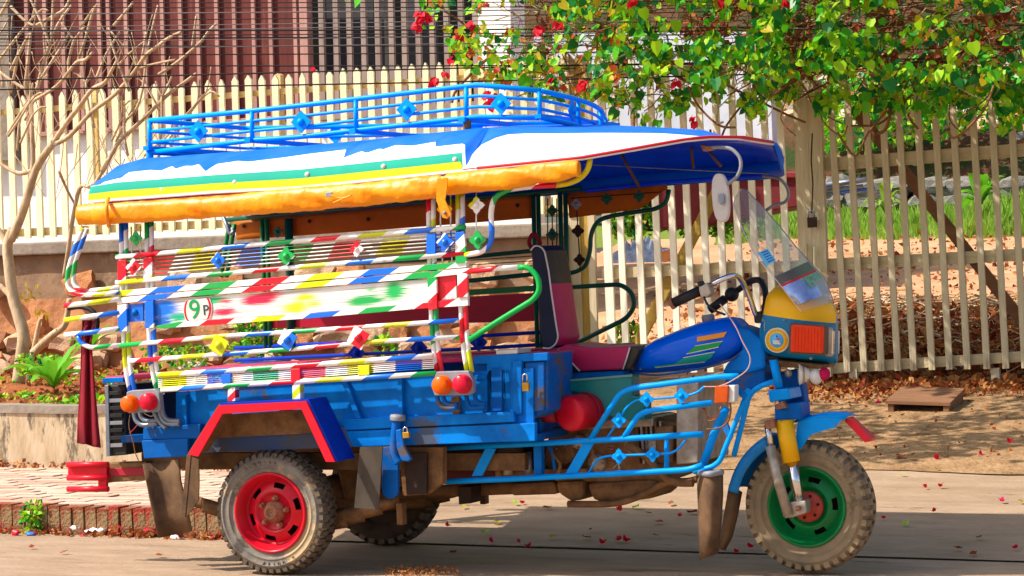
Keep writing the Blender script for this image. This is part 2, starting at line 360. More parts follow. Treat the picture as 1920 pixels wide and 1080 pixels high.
def bend(pts, r=.05, n=5):                                  # round the corners of a path
    P = [Vector(p) for p in pts]; out = [P[0]]
    for a, b, c in zip(P, P[1:], P[2:]):
        d1 = (a - b); d2 = (c - b); k = min(r, d1.length * .48, d2.length * .48); s = b + d1.normalized() * k; e = b + d2.normalized() * k
        for i in range(n + 1):
            t = i / n; out.append(s * (1 - t) ** 2 + b * 2 * t * (1 - t) + e * t * t)
    out.append(P[-1]); return out
def plate(pts, y, th, mb=None, mi=0, u0=None, per=.96, slant=1.7, uvm=None):   # outline on plane y, thickness th away from the camera
    mb = mb or MB(); a = px(pts, y); b = [p + Vector((0, th, 0)) for p in a]
    uv = None
    if u0 is not None: uv = [(u0 + (p.x - slant * p.z - (a[0].x - slant * a[0].z)) / per, 0) for p in a]
    # outline may run either way; make it face the camera
    ar = sum(p.x * q.z - q.x * p.z for p, q in zip(a, a[1:] + a[:1]))
    if ar < 0: a.reverse(); b.reverse(); uv = list(reversed(uv)) if uv else None
    mb.hexa(a, b, mi, uv, uv); return mb
def T(pts, y, r, rnd=0, sm=0, **k):                         # tube through photo positions; r in photo pixels (radius)
    P = px(pts, y); rad = r / ppm(P[len(P) // 2])
    if rnd: P = bend(P, rnd)
    if sm: P = smooth(P, sm)
    mb = k.pop('mb', None) or MB(); return mb.tube(P, rad, **k)
def text(name, body, size, mt, parent, origin, ex=.001, ry=0, rot=None):
    c = bpy.data.curves.new(name, 'FONT'); c.body = body; c.size = size; c.extrude = ex; c.align_x = 'CENTER'; c.align_y = 'CENTER'; c.resolution_u = 4
    o = bpy.data.objects.new(name + '_curve', c); COL.objects.link(o)
    dg = bpy.context.evaluated_depsgraph_get(); me = bpy.data.meshes.new_from_object(o.evaluated_get(dg)); bpy.data.objects.remove(o); bpy.data.curves.remove(c)
    me.name = name; M = Matrix.Translation(origin) @ (rot or Matrix.Identity(4)) @ Matrix.Rotation(ry, 4, 'Y') @ Matrix.Rotation(pi / 2, 4, 'X'); me.transform(M)
    me.materials.clear(); me.materials.append(mt); return link(name, me, parent)

# ================================================================== THE SETTING
def zr(x): return -.011 * max(-8, min(8, x))               # the street falls slightly to the right
KY = .62                                                    # kerb line
def zg(x, y):                                               # street, then the drive that climbs to the gate, then the yard
    if y < KY: return zr(x)
    if y < 5.5: return zr(x) + .108 * (y - KY)
    return zr(x) + .527 + .155 * (min(y, 12.2) - 5.5) + max(0, y - 12.2) * .2
def on(px_, py_):                                           # photo position -> point on the climbing ground
    y = 2.0
    for _ in range(40):
        p = U(px_, py_, y); e = p.z - zg(p.x, y)
        r = ray(px_, py_); y += max(-1.5, min(1.5, e / max(.02, (-(r.z / r.y)) + (.0 if y < KY else .12)))) * .8
    p = U(px_, py_, y); return p
def sheet(xs, ys, zf, nz=0., sc=3., uvs=False):
    mb = MB(); nx, ny = len(xs), len(ys)
    for y in ys:
        for x in xs: mb.v.append((x, y, zf(x, y) + (nz * noise.fractal(Vector((x * sc, y * sc, .3)), 1, 2, 4) if nz else 0)))
    for j in range(ny - 1):
        for i in range(nx - 1):
            a = j * nx + i; mb.face((a, a + 1, a + 1 + nx, a + nx), None, 0, True)
    return mb
def rng(a, b, n): return [a + (b - a) * i / (n - 1) for i in range(n)]
XE = -.55                                                   # right end of the raised sidewalk
struct('ground', sheet([-150, -40, 0, 40, 150], [-150, -40, 0, 14, 60, 250], lambda x, y: -.25 + (0 if y < 20 else 1.2)), DIRT)
rd = sheet([-40, -12] + rng(-8, 8, 33) + [12, 40], [-40, -20] + rng(-10, KY - .03, 22), zg)
struct('road', rd, CONC)
dv = sheet([XE - 1.2] + rng(XE, 8, 30) + [14, 40], rng(KY + .03, 5.6, 26), lambda x, y: zg(x, y) - .002, .004, 2)
struct('driveway', dv, CONC)
struct('driveway_joint', sheet(rng(-2, 12, 30), [KY - .05, KY + .05], lambda x, y: zr(x) - .014), GREASE)
# rough apron in front of the gate, irregular front edge
ax_ = rng(-1.0, 9, 90); mb = MB(); rows = rng(0, 1, 26)
for t in rows:
    for x in ax_:
        y0 = 2.62 + .10 * noise.noise(Vector((x * 1.7, 0, 0))) + .04 * noise.noise(Vector((x * 7, 3, 0)))
        y = lerp(y0, 5.7, t); bu = .007 * (1 + noise.fractal(Vector((x * 5, y * 5, 1)), 1, 2, 4)) * min(1, t * 5)
        mb.v.append((x, y, zg(x, y) + .004 + bu))
for j in range(len(rows) - 1):
    for i in range(len(ax_) - 1):
        a = j * len(ax_) + i; mb.face((a, a + 1, a + 1 + len(ax_), a + len(ax_)), None, 0, True)
struct('rough_apron', mb, RAMP)
# scored concrete yard behind the gate, then bare earth
mb = sheet(rng(-3, 12, 60), rng(5.62, 12.3, 150), lambda x, y: zg(x, y) + .012 * abs(sin(y * 14)) * (1 if x < 1.6 else .2), .03, 2.0)
struct('yard_ground', mb, mat('yard_concrete', 'c09874', 'a47c58', rough=1, scale=3, detail=10, bump=.6, bscale=14, c3='8a5a38', t3=.6, stretch=(.3, 1, 1)))
# grass bank and hillside
mb = sheet(rng(-4, 14, 60), rng(11.9, 13.6, 12), lambda x, y: 1.50 + (y - 11.9) * .16 + zr(x), .03, 2)
struct('grass_bank', mb, mat('grass_soil', '5a7a24', '7a7a34', rough=1, scale=12, bump=.6))
mb = sheet(rng(-8, 20, 70), rng(13.4, 20, 24), lambda x, y: 1.9 + (y - 13.4) * .85 + zr(x), .22, 1.1)
struct('hillside', mb, mat('hill_earth', '5a3c26', '46301e', rough=1, scale=5, bump=.8, c3='2c3a16', t3=.48))
sw = MB(); sw.hexa([Vector((-40, KY + .11, .45 - .09 - .4)), Vector((XE, KY + .11, -.3)), Vector((XE, KY + .11, .125 - .011 * XE)), Vector((-8, KY + .11, .125 + .088)), Vector((-40, KY + .11, .125 + .088))],
                   [Vector((-40, 2.75, .45 - .09 - .4)), Vector((XE, 2.75, -.3)), Vector((XE, 2.75, .125 - .011 * XE)), Vector((-8, 2.75, .125 + .088)), Vector((-40, 2.75, .125 + .088))])
sidewalk = struct('sidewalk', sw, MORT)
pv = [MB().box((0, 0, 0), (.232, .112, .04)).mesh('paver', mt) for mt in (PAVE, PAVE2, PAVE)]
k = 0
for j in range(17):
    for i in range(17):
        x = -4.62 + i * .24 + (.12 if j % 2 else 0); y = KY + .18 + j * .12
        if x > XE - .1: continue
        o = link('paver', random.choice(pv), sidewalk, (x, y, .130 + zr(x) + R(.003))); o.rotation_euler = (R(.012), R(.012), R(.012))
kerb = struct('kerb', MB().hexa([Vector((-40, KY + .02, -.3)), Vector((XE, KY + .02, -.3)), Vector((XE, KY + .02, .128 - .011 * XE)), Vector((-8, KY + .02, .216)), Vector((-40, KY + .02, .216))],
                                [Vector((-40, KY + .109, -.3)), Vector((XE, KY + .109, -.3)), Vector((XE, KY + .109, .128 - .011 * XE)), Vector((-8, KY + .109, .216)), Vector((-40, KY + .109, .216))]), MORT)
bm_ = []
for mt in (BRK, BRK2, BRK):
    b = MB(); b.box((0, 0, 0), (.066, .105, .15)); bm_.append(b.mesh('brick', mt))
x = -4.2
while x < XE - .05:
    o = link('brick', random.choice(bm_), kerb, (x, KY + .055 + R(.006), .072 + zr(x) + R(.006))); o.rotation_euler = (R(.03), R(.04), R(.05)); o.scale = (1 + R(.08), 1, 1 + R(.05)); x += .075
# planter wall along the sidewalk, soil bed and the retaining wall behind
pw = thing('planter_wall', 'low stained concrete planter wall along the brick sidewalk', 'wall', (-2.4, 2.8, .1))
A = U(0, 760, 2.72); mb = MB()
for nm, mt, z0, z1, o_ in (('wall_body', PLAST, -.1, A.z - .05, 0), ('wall_coping', CAPC, A.z - .05, A.z, .012)):
    xs = rng(-9, -1.2, 60); b = MB()
    for yy, zz in ((2.75 - o_, z0), (2.75 - o_, z1), (2.92, z1), (2.92, z0)):
        for x in xs: b.v.append((x, yy + .008 * noise.noise(Vector((x * 5, zz * 9, 0))), zz + zr(x) - zr(A.x) + .008 * noise.noise(Vector((x * 4, 2, zz)))))
    n = len(xs)
    for r in range(4):
        for i in range(n - 1):
            a = r * n + i; c_ = ((r + 1) % 4) * n + i; b.face((a, a + 1, c_ + 1, c_), None, 0, False)
    b.face((0, n, 2 * n, 3 * n)); b.face((n - 1, 4 * n - 1, 3 * n - 1, 2 * n - 1)); part(nm, b, mt, pw)
zs0 = A.z - .03; zs1 = U(200, 692, 5.3).z
def zsoil(x, y): return lerp(zs0, zs1, min(1, max(0, (y - 2.9) / 2.4))) + zr(x) - zr(-4)
struct('soil_bed', sheet(rng(-9, -1.0, 70), rng(2.9, 5.5, 26), zsoil, .05, 3.5), SOIL)
XW = U(1064, 500, 5.4).x
capL, capR = U(0, 457, 5.3), U(1060, 417, 5.3)
rw = thing('retaining_wall', 'laterite stone retaining wall with grey concrete cap below the picket fence', 'wall', (-3, 5.4, .6))
def zc(x): return lerp(capL.z, capR.z, (x - capL.x) / (capR.x - capL.x))
xs = rng(-10, XW, 110); zsn = 20; b = MB()
for j in range(zsn):
    for x in xs:
        t = j / (zsn - 1); z = lerp(.0, zc(x) - .10, t)
        y = 5.34 - (.10 * (1 - t) + .055 * noise.fractal(Vector((x * 3, z * 3, 4)), 1, 2, 4)) * (1 if t < .80 else .15)
        b.v.append((x, y, z))
n = len(xs)
for j in range(zsn - 1):
    for i in range(n - 1):
        a = j * n + i; zt = (j + .5) / (zsn - 1); b.face((a, a + 1, a + 1 + n, a + n), None, 1 if zt > .80 else 0, True)
part('wall_face', b, [WALLR, BANDP], rw)
b = MB(); b.hexa([Vector((-10, 5.36, 0)), Vector((XW, 5.36, 0)), Vector((XW, 5.36, zc(XW) - .1)), Vector((-10, 5.36, zc(-10) - .1))], [Vector((-10, 5.62, 0)), Vector((XW, 5.62, 0)), Vector((XW, 5.62, zc(XW) - .1)), Vector((-10, 5.62, zc(-10) - .1))])
part('wall_core', b, MORT, rw)
b = MB(); b.hexa([Vector((-10, 5.26, zc(-10) - .097)), Vector((XW, 5.26, zc(XW) - .097)), Vector((XW, 5.26, zc(XW))), Vector((-10, 5.26, zc(-10)))], [Vector((-10, 5.66, zc(-10) - .097)), Vector((XW, 5.66, zc(XW) - .097)), Vector((XW, 5.66, zc(XW))), Vector((-10, 5.66, zc(-10)))])
part('wall_cap', b, CAPC, rw, .012)
def stone_mesh(mt, seed, rough=.35, sub=2, name='stone'):
    bm = bmesh.new(); bmesh.ops.create_icosphere(bm, subdivisions=sub, radius=.5)
    for v in bm.verts:
        d = v.co.normalized(); q = Vector((max(-.36, min(.36, v.co.x)), max(-.36, min(.36, v.co.y)), max(-.36, min(.36, v.co.z)))) * 1.3
        v.co = q * (1 + rough * noise.noise(d * 1.6 + Vector((seed * 7, 0, 0)))) + d * .06 * noise.noise(d * 5 + Vector((seed, 3, 0)))
    me = bpy.data.meshes.new(name); bm.to_mesh(me); bm.free(); me.materials.append(mt); return me
SM = [stone_mesh(mt, i) for i, mt in enumerate((LATER, LATER2, LATER3, LATER, LATER2, STONEW))]
zz = .72
while zz < 1.36:
    x = -5.7 + R(.1); h = random.uniform(.11, .17)
    while x < XW - .1:
        w = random.uniform(.13, .30)
        if random.random() < .42 and zz + h * .5 < zc(x) - .30:
            o = link('stone', random.choice(SM[:5]), rw, (x + w / 2, 5.30 - .10 * (1 - zz / 1.7) + R(.02), zz + h / 2 + R(.02)))
            o.scale = (w * 1.12, random.uniform(.08, .13), h * 1.1); o.rotation_euler = (R(.2), R(.25), R(.2))
        x += w
    zz += h
for i in range(26):                                          # loose rocks at the foot of the wall
    x = random.uniform(-5.6, XW); y = random.uniform(4.5, 5.15); s = random.uniform(.08, .24)
    o = link('stone', random.choice(SM), rw, (x, y, zsoil(x, y) + s * .2)); o.scale = (s * 1.3, s, s * .8); o.rotation_euler = (R(.5), R(.5), R(3))
# ------------------------------------------------------------------ picket fence on the wall
pf = thing('picket_fence', 'cream painted picket fence standing on the concrete cap of the wall', 'fence', (-3, 5.5, 1.7))
def picket_mesh(mt, w, tip, th=.022, name='picket'):
    b = MB(); a = [(-w / 2, 0), (w / 2, 0), (w / 2, 1 - tip), (w * .06, 1), (-w * .06, 1), (-w / 2, 1 - tip)]
    b.hexa([Vector((x, -th / 2, z)) for x, z in a], [Vector((x, th / 2, z)) for x, z in a]); return b.mesh(name, mt)
PM = [picket_mesh(PICK, .050, .035), picket_mesh(PICK, .047, .04), picket_mesh(PICK, .052, .03)]
def stake(name, me, parent, xt, yt, xb, yb, Y, sx=1.0):
    a, b_ = U(xb, yb, Y), U(xt, yt, Y); d = b_ - a
    o = link(name, me, parent, a); o.rotation_euler = (0, atan2(d.x, d.z), R(.03)); o.scale = (sx, 1, d.length); return o
i = 0; xt = -640
while xt < 1062:
    sp = lerp(24.4, 26.2, max(0, min(1, xt / 960)))
    yt = 181.5 - .0815 * xt + R(2.5); yb = 449 - .047 * xt
    stake('picket', random.choice(PM), pf, xt, yt, xt + 8.5 + R(1.5), yb, 5.42, 1 + R(.06)); xt += sp
def rail(name, pts, Y, hpx, th, mt, parent):                 # a board between two photo positions
    (x0, y0), (x1, y1) = pts; b = MB(); a = [U(x0, y0 - hpx / 2, Y), U(x0, y0 + hpx / 2, Y), U(x1, y1 + hpx / 2, Y), U(x1, y1 - hpx / 2, Y)]
    b.hexa(a, [p + Vector((0, th, 0)) for p in a]); return part(name, b, mt, parent, .003)
rail('rail', [(-640, 259), (1065, 131)], 5.44, 11, .035, PICKR, pf)
rail('rail', [(-640, 466), (1065, 391)], 5.44, 15, .035, PICKR, pf)
for x in (178, 523, 868): rail_post = stake('post', picket_mesh(PICKR, .05, .01, .05, 'post'), pf, x, 138 + (523 - x) * .08, x + 9, 448 - .047 * x, 5.50)
# ------------------------------------------------------------------ gates
gl = thing('double_gate_leaf', 'left leaf of the cream barred yard gate, its yellowed brace rising to the right', 'gate', U(1300, 700, 5.5))
gr = thing('double_gate_leaf', 'right leaf of the barred yard gate, under the vine, its brace falling to the right', 'gate', U(1720, 700, 5.5))
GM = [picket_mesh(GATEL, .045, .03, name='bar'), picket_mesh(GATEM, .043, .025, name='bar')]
for x in (1136, 1162, 1196, 1229, 1259, 1288, 1319, 1350, 1381, 1411, 1440, 1470):
    w = 1.35 if x == 1136 else 1
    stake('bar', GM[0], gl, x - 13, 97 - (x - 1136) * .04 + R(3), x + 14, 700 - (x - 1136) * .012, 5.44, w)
for x in (1561, 1593, 1626, 1657, 1687, 1722, 1755, 1789, 1826, 1862, 1898, 1933, 1968, 2004, 2040, 2076, 2112, 2148, 2184, 2220):
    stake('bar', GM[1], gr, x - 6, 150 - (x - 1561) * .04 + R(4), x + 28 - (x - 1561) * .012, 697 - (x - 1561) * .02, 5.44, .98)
for (g, pts, hp) in ((gl, [(1112, 140), (1490, 118)], 15), (gl, [(1128, 513), (1500, 498)], 20), (gl, [(1125, 683), (1500, 672)], 18), (gr, [(1532, 309), (2236, 258)], 25), (gr, [(1538, 497), (2236, 461)], 23), (gr, [(1545, 692), (2236, 649)], 20)):
    rail('rail', pts, 5.46, hp, .04, GATER, g)
def brace(parent, x0, y0, x1, y1, w, mt):
    b = MB(); a, c_ = U(x0, y0, 5.505), U(x1, y1, 5.505); d = (c_ - a).normalized(); nn = Vector((-d.z, 0, d.x)) * w / 2
    q = [a + nn, a - nn, c_ - nn, c_ + nn]; b.hexa(q, [p + Vector((0, .03, 0)) for p in q]); part('brace', b, mt, parent, .003)
brace(gl, 1170, 690, 1350, 345, .075, BRACE); brace(gr, 1598, 200, 1930, 620, .075, WOOD)
for g, x0, x1 in ((gl, 1490, 1517), (gr, 1516, 1544)):
    stake('stile', picket_mesh(GATEM, .095, .005, .05, 'stile'), g, x0 + 10, 150, x1 + 3, 706, 5.43)
for x, g in ((1600, gr), (1866, gr), (1150, gl)): stake('foot', picket_mesh(GATEM, .055, .01, .04, 'foot'), g, x, 690, x + 2, 727 - (x - 1600) * .05, 5.47)
fp = thing('gate_post', 'thick cream gate post between the picket fence and the left gate leaf', 'post', U(1085, 700, 5.5))
stake('post_board', picket_mesh(GATEM, .10, .02, .03, 'post_board'), fp, 1062, 100, 1085, 705, 5.45)
stake('post_core', picket_mesh(BRACE, .09, .02, .09, 'post_core'), fp, 1088, 104, 1108, 705, 5.50)
stake('post_board', picket_mesh(GATEM, .05, .02, .03, 'post_board'), fp, 1101, 97, 1117, 705, 5.44)
pl = thing('padlock', 'small dark padlock hanging where the two gate leaves meet', 'padlock', U(1521, 425, 5.36))
plate([(1513, 408), (1530, 407), (1531, 426), (1514, 427)], 5.36, .02, mb := MB()); part('lock_body', mb, GREASE, pl, .003)
part('shackle', T([(1516, 409), (1516, 396), (1526, 395), (1527, 408)], 5.37, 1.6, .02), STEEL, pl)
tag(part('hanging_chain', T([(1523, 250), (1521, 300), (1524, 345), (1522, 400)], 5.37, 1.4), GREASE), 'thin dark chain hanging down the slit between the gate stiles', 'chain')
# latch rods on the stiles
part('latch', T([(1527, 462), (1527, 500), (1553, 519)], 5.37, 2.6, .02), PICK, gr)
part('bolt', T([(1512, 458), (1513, 520)], 5.37, 3), GATER, gl)

# ------------------------------------------------------------------ the house behind
HY_ = 8.0
hs = thing('wooden_house', 'house of faded maroon boards with a grey slatted porch above a white base', 'house', U(480, 440, 8.3))
bx = [-365, -330, -295, -260, -225, -190, -155, -120, -85, -50, -15, 18, 52, 86, 120, 154, 188, 205, 238, 273, 306, 340, 373, 408, 441, 477, 509, 555]
def bot(x): return 256 - .064 * x
for a, c_ in zip(bx, bx[1:]):
    b = MB(); plate([(a - 6, -150), (c_ - 6 - 5, -150), (c_ + 4 - 5, bot(c_)), (a + 4, bot(a))], HY_, .03, b); part('board', b, MAROON, hs)
for a in bx[1:]:
    b = MB(); plate([(a - 11, -150), (a - 4.5, -150), (a + 5.5, bot(a) - 1), (a - 1, bot(a) - 1)], HY_ - .03, .045, b); part('batten', b, BATT, hs)
b = MB(); plate([(556, -150), (571, -150), (580, bot(580)), (566, bot(566))], HY_ - .05, .1, b); part('corner_post', b, BATT, hs)
b = MB(); plate([(-365, -150), (566, -150), (574, bot(574) + 4), (-361, bot(-361) + 4)], HY_ + .04, .05, b); part('board_backing', b, VOID, hs)
b = MB(); plate([(-365, 266), (1000, 183), (1000, 470), (-365, 470)], HY_ + .06, .25, b); part('white_base', b, WALLW, hs)
rail('sill', [(-365, 282), (580, 217)], HY_ - .02, 8, .08, BATT, hs)
for i, x in enumerate((600, 627, 652, 679, 705, 731, 755, 781, 807, 834, 861, 888)):
    b = MB(); plate([(x - 7, -150), (x + 2, -150), (x + 10, 226 - i * 2), (x + 1, 226 - i * 2)], HY_ - .02, .04, b); part('slat', b, SLATG, hs)
b = MB(); plate([(572, -150), (905, -150), (905, 220), (580, 230)], HY_ + 1.2, .05, b); part('porch_back', b, VOID, hs)
for (x0, x1) in ((612, 700), (702, 722), (762, 816)):
    b = MB(); plate([(x0 - 4, -150), (x1 - 4, -150), (x1 + 5, 225), (x0 + 5, 225)], HY_ + .5, .05, b); part('porch_panel', b, DGREYW, hs)
b = MB(); plate([(716, -150), (722, -150), (732, 210), (724, 210)], HY_ + .3, .05, b); part('porch_post', b, STONEG, hs)
for i in range(5):
    b = MB(); plate([(585 + i * 4, 213 + i * 0), (900, 190), (900, 205), (585, 226)], HY_ - .05 - i * .0, .03, b)
    if i == 0: part('weathered_plank', b, SLATG, hs)
b = MB(); plate([(893, -150), (955, -150), (960, 300), (900, 300)], HY_ - .1, .3, b); part('white_column', b, WALLW, hs)
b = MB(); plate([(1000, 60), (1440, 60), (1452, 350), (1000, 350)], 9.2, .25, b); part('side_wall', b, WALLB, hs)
b = MB(); plate([(-130, -150), (10, -150), (22, 300), (-120, 300)], HY_ - .1, .3, b); part('corner_wall', b, CAPC, hs)
# things standing in the yard
ct = thing('metal_trough', 'dark red metal trough standing in the yard behind the left gate leaf', 'trough', U(1400, 420, 9.0))
b = MB(); plate([(1215, 330), (1500, 330), (1505, 386), (1440, 396), (1300, 424), (1225, 430)], 9.0, .6, b); part('trough_side', b, mat('cart_red', '6c1c20', '581418', rough=.6, scale=6), ct, .01)
b = MB(); plate([(1210, 320), (1506, 322), (1506, 334), (1210, 332)], 8.96, .7, b); part('trough_rim', b, mat('cart_red_rim', '7a2428', rough=.6), ct, .01)
b = MB(); plate([(1130, 290), (1330, 285), (1330, 425), (1130, 440)], 10.2, .12, b); tag(part('dark_fill_panel', b, mat('dark_fill_brown', '3a2c24', '241c18', rough=.9, scale=9, stretch=(1, 1, .15))), 'dark brown panel added behind the red trough at the back of the yard', 'panel')  # plain dark panel added to fill the dark area behind the trough
for i, (x0, y0, x1, y1, r) in enumerate(((1545, 347, 1625, 337, 5), (1550, 356, 1618, 349, 4), (1560, 363, 1640, 352, 3.5))):
    tag(part('pipe', T([(x0, y0), (x1, y1)], 10.5 + i * .03, r), STEEL if i < 2 else LITTERB), ['thickest grey pipe, topmost of the three lying behind the gate', 'second grey pipe lying under the thickest one behind the gate', 'blue pipe lying lowest of the three behind the gate'][i], 'pipe')
def crumple(name, x, y, Y, w, d, h, mt, seed):
    c_ = U(x, y, Y); b = MB(); n = 16
    for j in range(n):
        for i in range(n):
            u, v = i / (n - 1) - .5, j / (n - 1) - .5; e = max(0, 1 - (u * u + v * v) * 4)
            b.v.append(tuple(c_ + Vector((u * w * (1 + .3 * noise.noise(Vector((v * 5, seed, 0)))), v * d, h * (e ** .6) * (.5 + .9 * abs(noise.fractal(Vector((u * 6 + seed, v * 6, 0)), 1, 2, 3)))))))
    for j in range(n - 1):
        for i in range(n - 1): a = j * n + i; b.face((a, a + 1, a + 1 + n, a + n), None, 0, False)
    return part(name, b, mt)
tag(crumple('plastic_sheet', 1205, 492, 9.0, .55, .5, .22, mat('tarp_grey_blue', 'a8b4c8', '7a889c', rough=.5, scale=20), 3), 'crumpled grey blue plastic sheet lying in the yard behind the gate', 'plastic sheet')
b = MB(); plate([(1243, 492), (1238, 472), (1258, 466), (1262, 476), (1252, 490)], 8.6, .05, b); tag(part('roof_tile', b, LATER), 'broken terracotta tile leaning by the crumpled plastic sheet', 'tile')
# stone ledge and rubble above the grass
lg = thing('stone_ledge', 'grey stone ledge above the grass at the back of the yard', 'wall', U(1750, 380, 13.4))
GS = [stone_mesh(STONEG, 20 + i, .3) for i in range(3)] + [stone_mesh(STONEW, 31, .4)]
x = 1120
while x < 2050:
    w = random.uniform(50, 130)
    for yy, hh in ((372, 34), (344, 30)):
        p = U(x + w / 2 + R(15), yy + 8, 13.5); o = link('stone', GS[random.randrange(3)], lg, p); s = w / ppm(p); o.scale = (s * 1.15, .5, hh / ppm(p) * 1.35); o.rotation_euler = (R(.15), R(.1), R(.1))
    x += w
rb = thing('rubble_slope', 'slope of pale and rusty stones rising behind the stone ledge', 'rocks', U(1650, 300, 14))
for i in range(95):
    x, y = random.uniform(1180, 2000), random.uniform(120, 325); p = U(x, y, 14.0 + (325 - y) * .006); s = random.uniform(.12, .4)
    o = link('stone', random.choice([GS[3], GS[3], SM[0], SM[1], GS[0]]), rb, p); o.scale = (s * 1.3, s, s * .8); o.rotation_euler = (R(.6), R(.6), R(3))
# wooden step on the apron
p0 = on(1724, 776)
st = thing('wooden_step', 'small weathered wooden step standing in front of the gate', 'step', p0)
yb = p0.y
fl, fr_ = U(1660, 751, yb), U(1782, 755, yb); dp = .42; rs = Vector((0, 1, .16))
for k in range(3):
    a0 = rs * (k * dp / 3); a1 = rs * ((k + 1) * dp / 3 - .008); b = MB(); q = [fl + a0, fr_ + a0, fr_ + a1, fl + a1]
    b.hexa([p - Vector((0, 0, .022)) for p in q], q); part('plank', b, WOOD, st, .002)
for q in (fl + Vector((.03, 0, 0)), fr_ + Vector((-.03, 0, 0))):
    b = MB(); z0 = zg(q.x, yb) + .015; b.hexa([Vector((q.x + s * .018, q.y + .01, z)) for s, z in ((-1, z0 - .02), (1, z0 - .02), (1, q.z - .023), (-1, q.z - .023))], [Vector((q.x + s * .018, q.y + dp - .01, z)) for s, z in ((-1, z0 + .02), (1, z0 + .02), (1, q.z + .16 * dp - .025), (-1, q.z + .16 * dp - .025))]); part('leg', b, WOOD, st, .002)

# ================================================================== THE TUK-TUK
TK = thing('tuk_tuk', 'brightly striped three wheeled tuk-tuk with blue roof rack parked on the concrete street', 'tuk-tuk', (1.0, 0, 0))
def wheel(c, Rr, rr, w, rim, tyre, hubm, near=True, nl=34, label=None, slots=6):
    c = Vector(c); s = 1 if near else -1; ax = Vector((0, s, 0))
    root = bpy.data.objects.new('wheel', None); COL.objects.link(root); root.empty_display_size = .05
    root.parent = TK; root.matrix_parent_inverse = Matrix.Translation(-WL[TK.name]); root.location = c; WL[root.name] = c.copy()
    if label: root['label'] = label
    b = MB(); b.lathe([(rr - .004, .03), (rr, .008), (rr + .014, .002), (rr + .02, .006), (lerp(rr, Rr, .28), -.003), (lerp(rr, Rr, .30), -.007), (lerp(rr, Rr, .33), -.007), (lerp(rr, Rr, .35), -.004), (lerp(rr, Rr, .55), -.009), (lerp(rr, Rr, .57), -.013), (lerp(rr, Rr, .60), -.013), (lerp(rr, Rr, .62), -.010), (Rr - .034, -.006), (Rr - .03, -.001), (Rr - .016, .010), (Rr - .013, w * .5), (Rr - .016, w - .010), (Rr - .034, w + .004), (lerp(rr, Rr, .4), w + .008), (rr, w - .01), (rr - .01, w * .5)], 72, c, ax)
    for k in range(nl):                                        # tread blocks
        for (y0, y1, r0, r1, off, aw) in ((-.007, w * .30, Rr - .036, Rr + .001, 0, .64), (w * .36, w * .64, Rr - .02, Rr + .003, .5, .7), (w * .70, w + .005, Rr - .036, Rr + .001, 0, .64)):
            a0 = 2 * pi * (k + off) / nl; da = 2 * pi / nl * aw / 2; q = []
            for y, rt in ((y0, r1 - (.014 if y0 < 0 else 0)), (y1, r1 - (.014 if y1 > w else 0))):
                q.append([c + ax * y + Vector((sin(a) * r, 0, cos(a) * r)) for a, r in ((a0 - da, r0), (a0 + da, r0), (a0 + da * .9, rt), (a0 - da * .9, rt))])
            b.hexa(q[0], q[1], 1)
    part('tyre', b, [tyre, TREADM if tyre is not TYREF else TYREF], root)
    b = MB(); b.lathe([(rr + .006, .012), (rr + .005, -.004), (rr - .002, -.007), (rr - .008, -.002), (rr - .012, .012), (rr - .022, .020), (rr - .027, .05), (rr * .80, .056)], 64, c, ax)
    r1, r2, r3, r4 = rr * .80, rr * .75, rr * .62, rr * .56; yy = .056; n = 12 * slots if slots == 6 else 70; sp_ = n // slots; base = len(b.v)
    for r, y in ((r1, yy), (r2, yy - .004), (r3, yy - .016), (r4, yy - .02)):
        for q in range(n): b.v.append(tuple(c + ax * y + Vector((sin(2 * pi * q / n) * r, 0, cos(2 * pi * q / n) * r))))
    for j in range(3):
        for q in range(n):
            if j == 1 and (q % sp_) < 5: continue                # open slots of the disc
            q2 = (q + 1) % n; b.face((base + j * n + q, base + j * n + q2, base + (j + 1) * n + q2, base + (j + 1) * n + q), None, 0, True)
    b.lathe([(r4, yy - .02), (r4 - .008, yy - .024), (r4 - .016, yy - .012), (rr * .40, yy - .004), (rr * .20, yy - .004)], 48, c, ax)
    part('rim', b, rim, root)
    b = MB(); b.lathe([(rr * .98, w * .8), (rr * .1, w * .8)], 32, c, ax); part('rim_back', b, GREASE, root)
    return root
RW = wheel((-.005, -.66, .287), .288, .180, .135, RIMR, TYRE, RUSTY, nl=46, label='near rear wheel with red steel rim')
b = MB(); c = Vector((-.005, -.66, .287)); b.lathe([(.052, .055), (.050, .03), (.036, .024), (.034, .004), (.022, .0), (.018, .008), (.002, .01)], 24, c); part('hub', b, RUSTY, RW)
for k in range(5):
    a = 2 * pi * k / 5 + .15; b = MB(); b.lathe([(.013, .054), (.013, .034), (.009, .031), (.009, .016), (.001, .015)], 6, c + Vector((sin(a) * .065, 0, cos(a) * .065)), sm=False); part('lug_nut', b, RUSTY, RW)
FWc = Vector((2.362, -.07, .276))
FW = wheel(FWc, .292, .174, .13, RIMG, TYREF, HUBR, nl=38, slots=5, label='front wheel with green steel rim and red hub')
b = MB(); b.lathe([(.068, .045), (.068, .022), (.060, .018), (.03, .016), (.028, -.01), (.012, -.014), (.001, -.014)], 32, FWc); part('hub', b, HUBR, FW)
for k in range(6):
    a = 2 * pi * k / 6 + .3; b = MB(); b.lathe([(.007, .02), (.007, .014), (.001, .013)], 8, FWc + Vector((sin(a) * .05, 0, cos(a) * .05))); part('bolt_hole', b, GREASE, FW)
wheel((-.005, .62, .287), .288, .18, .135, RIMR, TYRED, RUSTY, near=False, nl=30, label='far rear wheel in the shade under the bed')
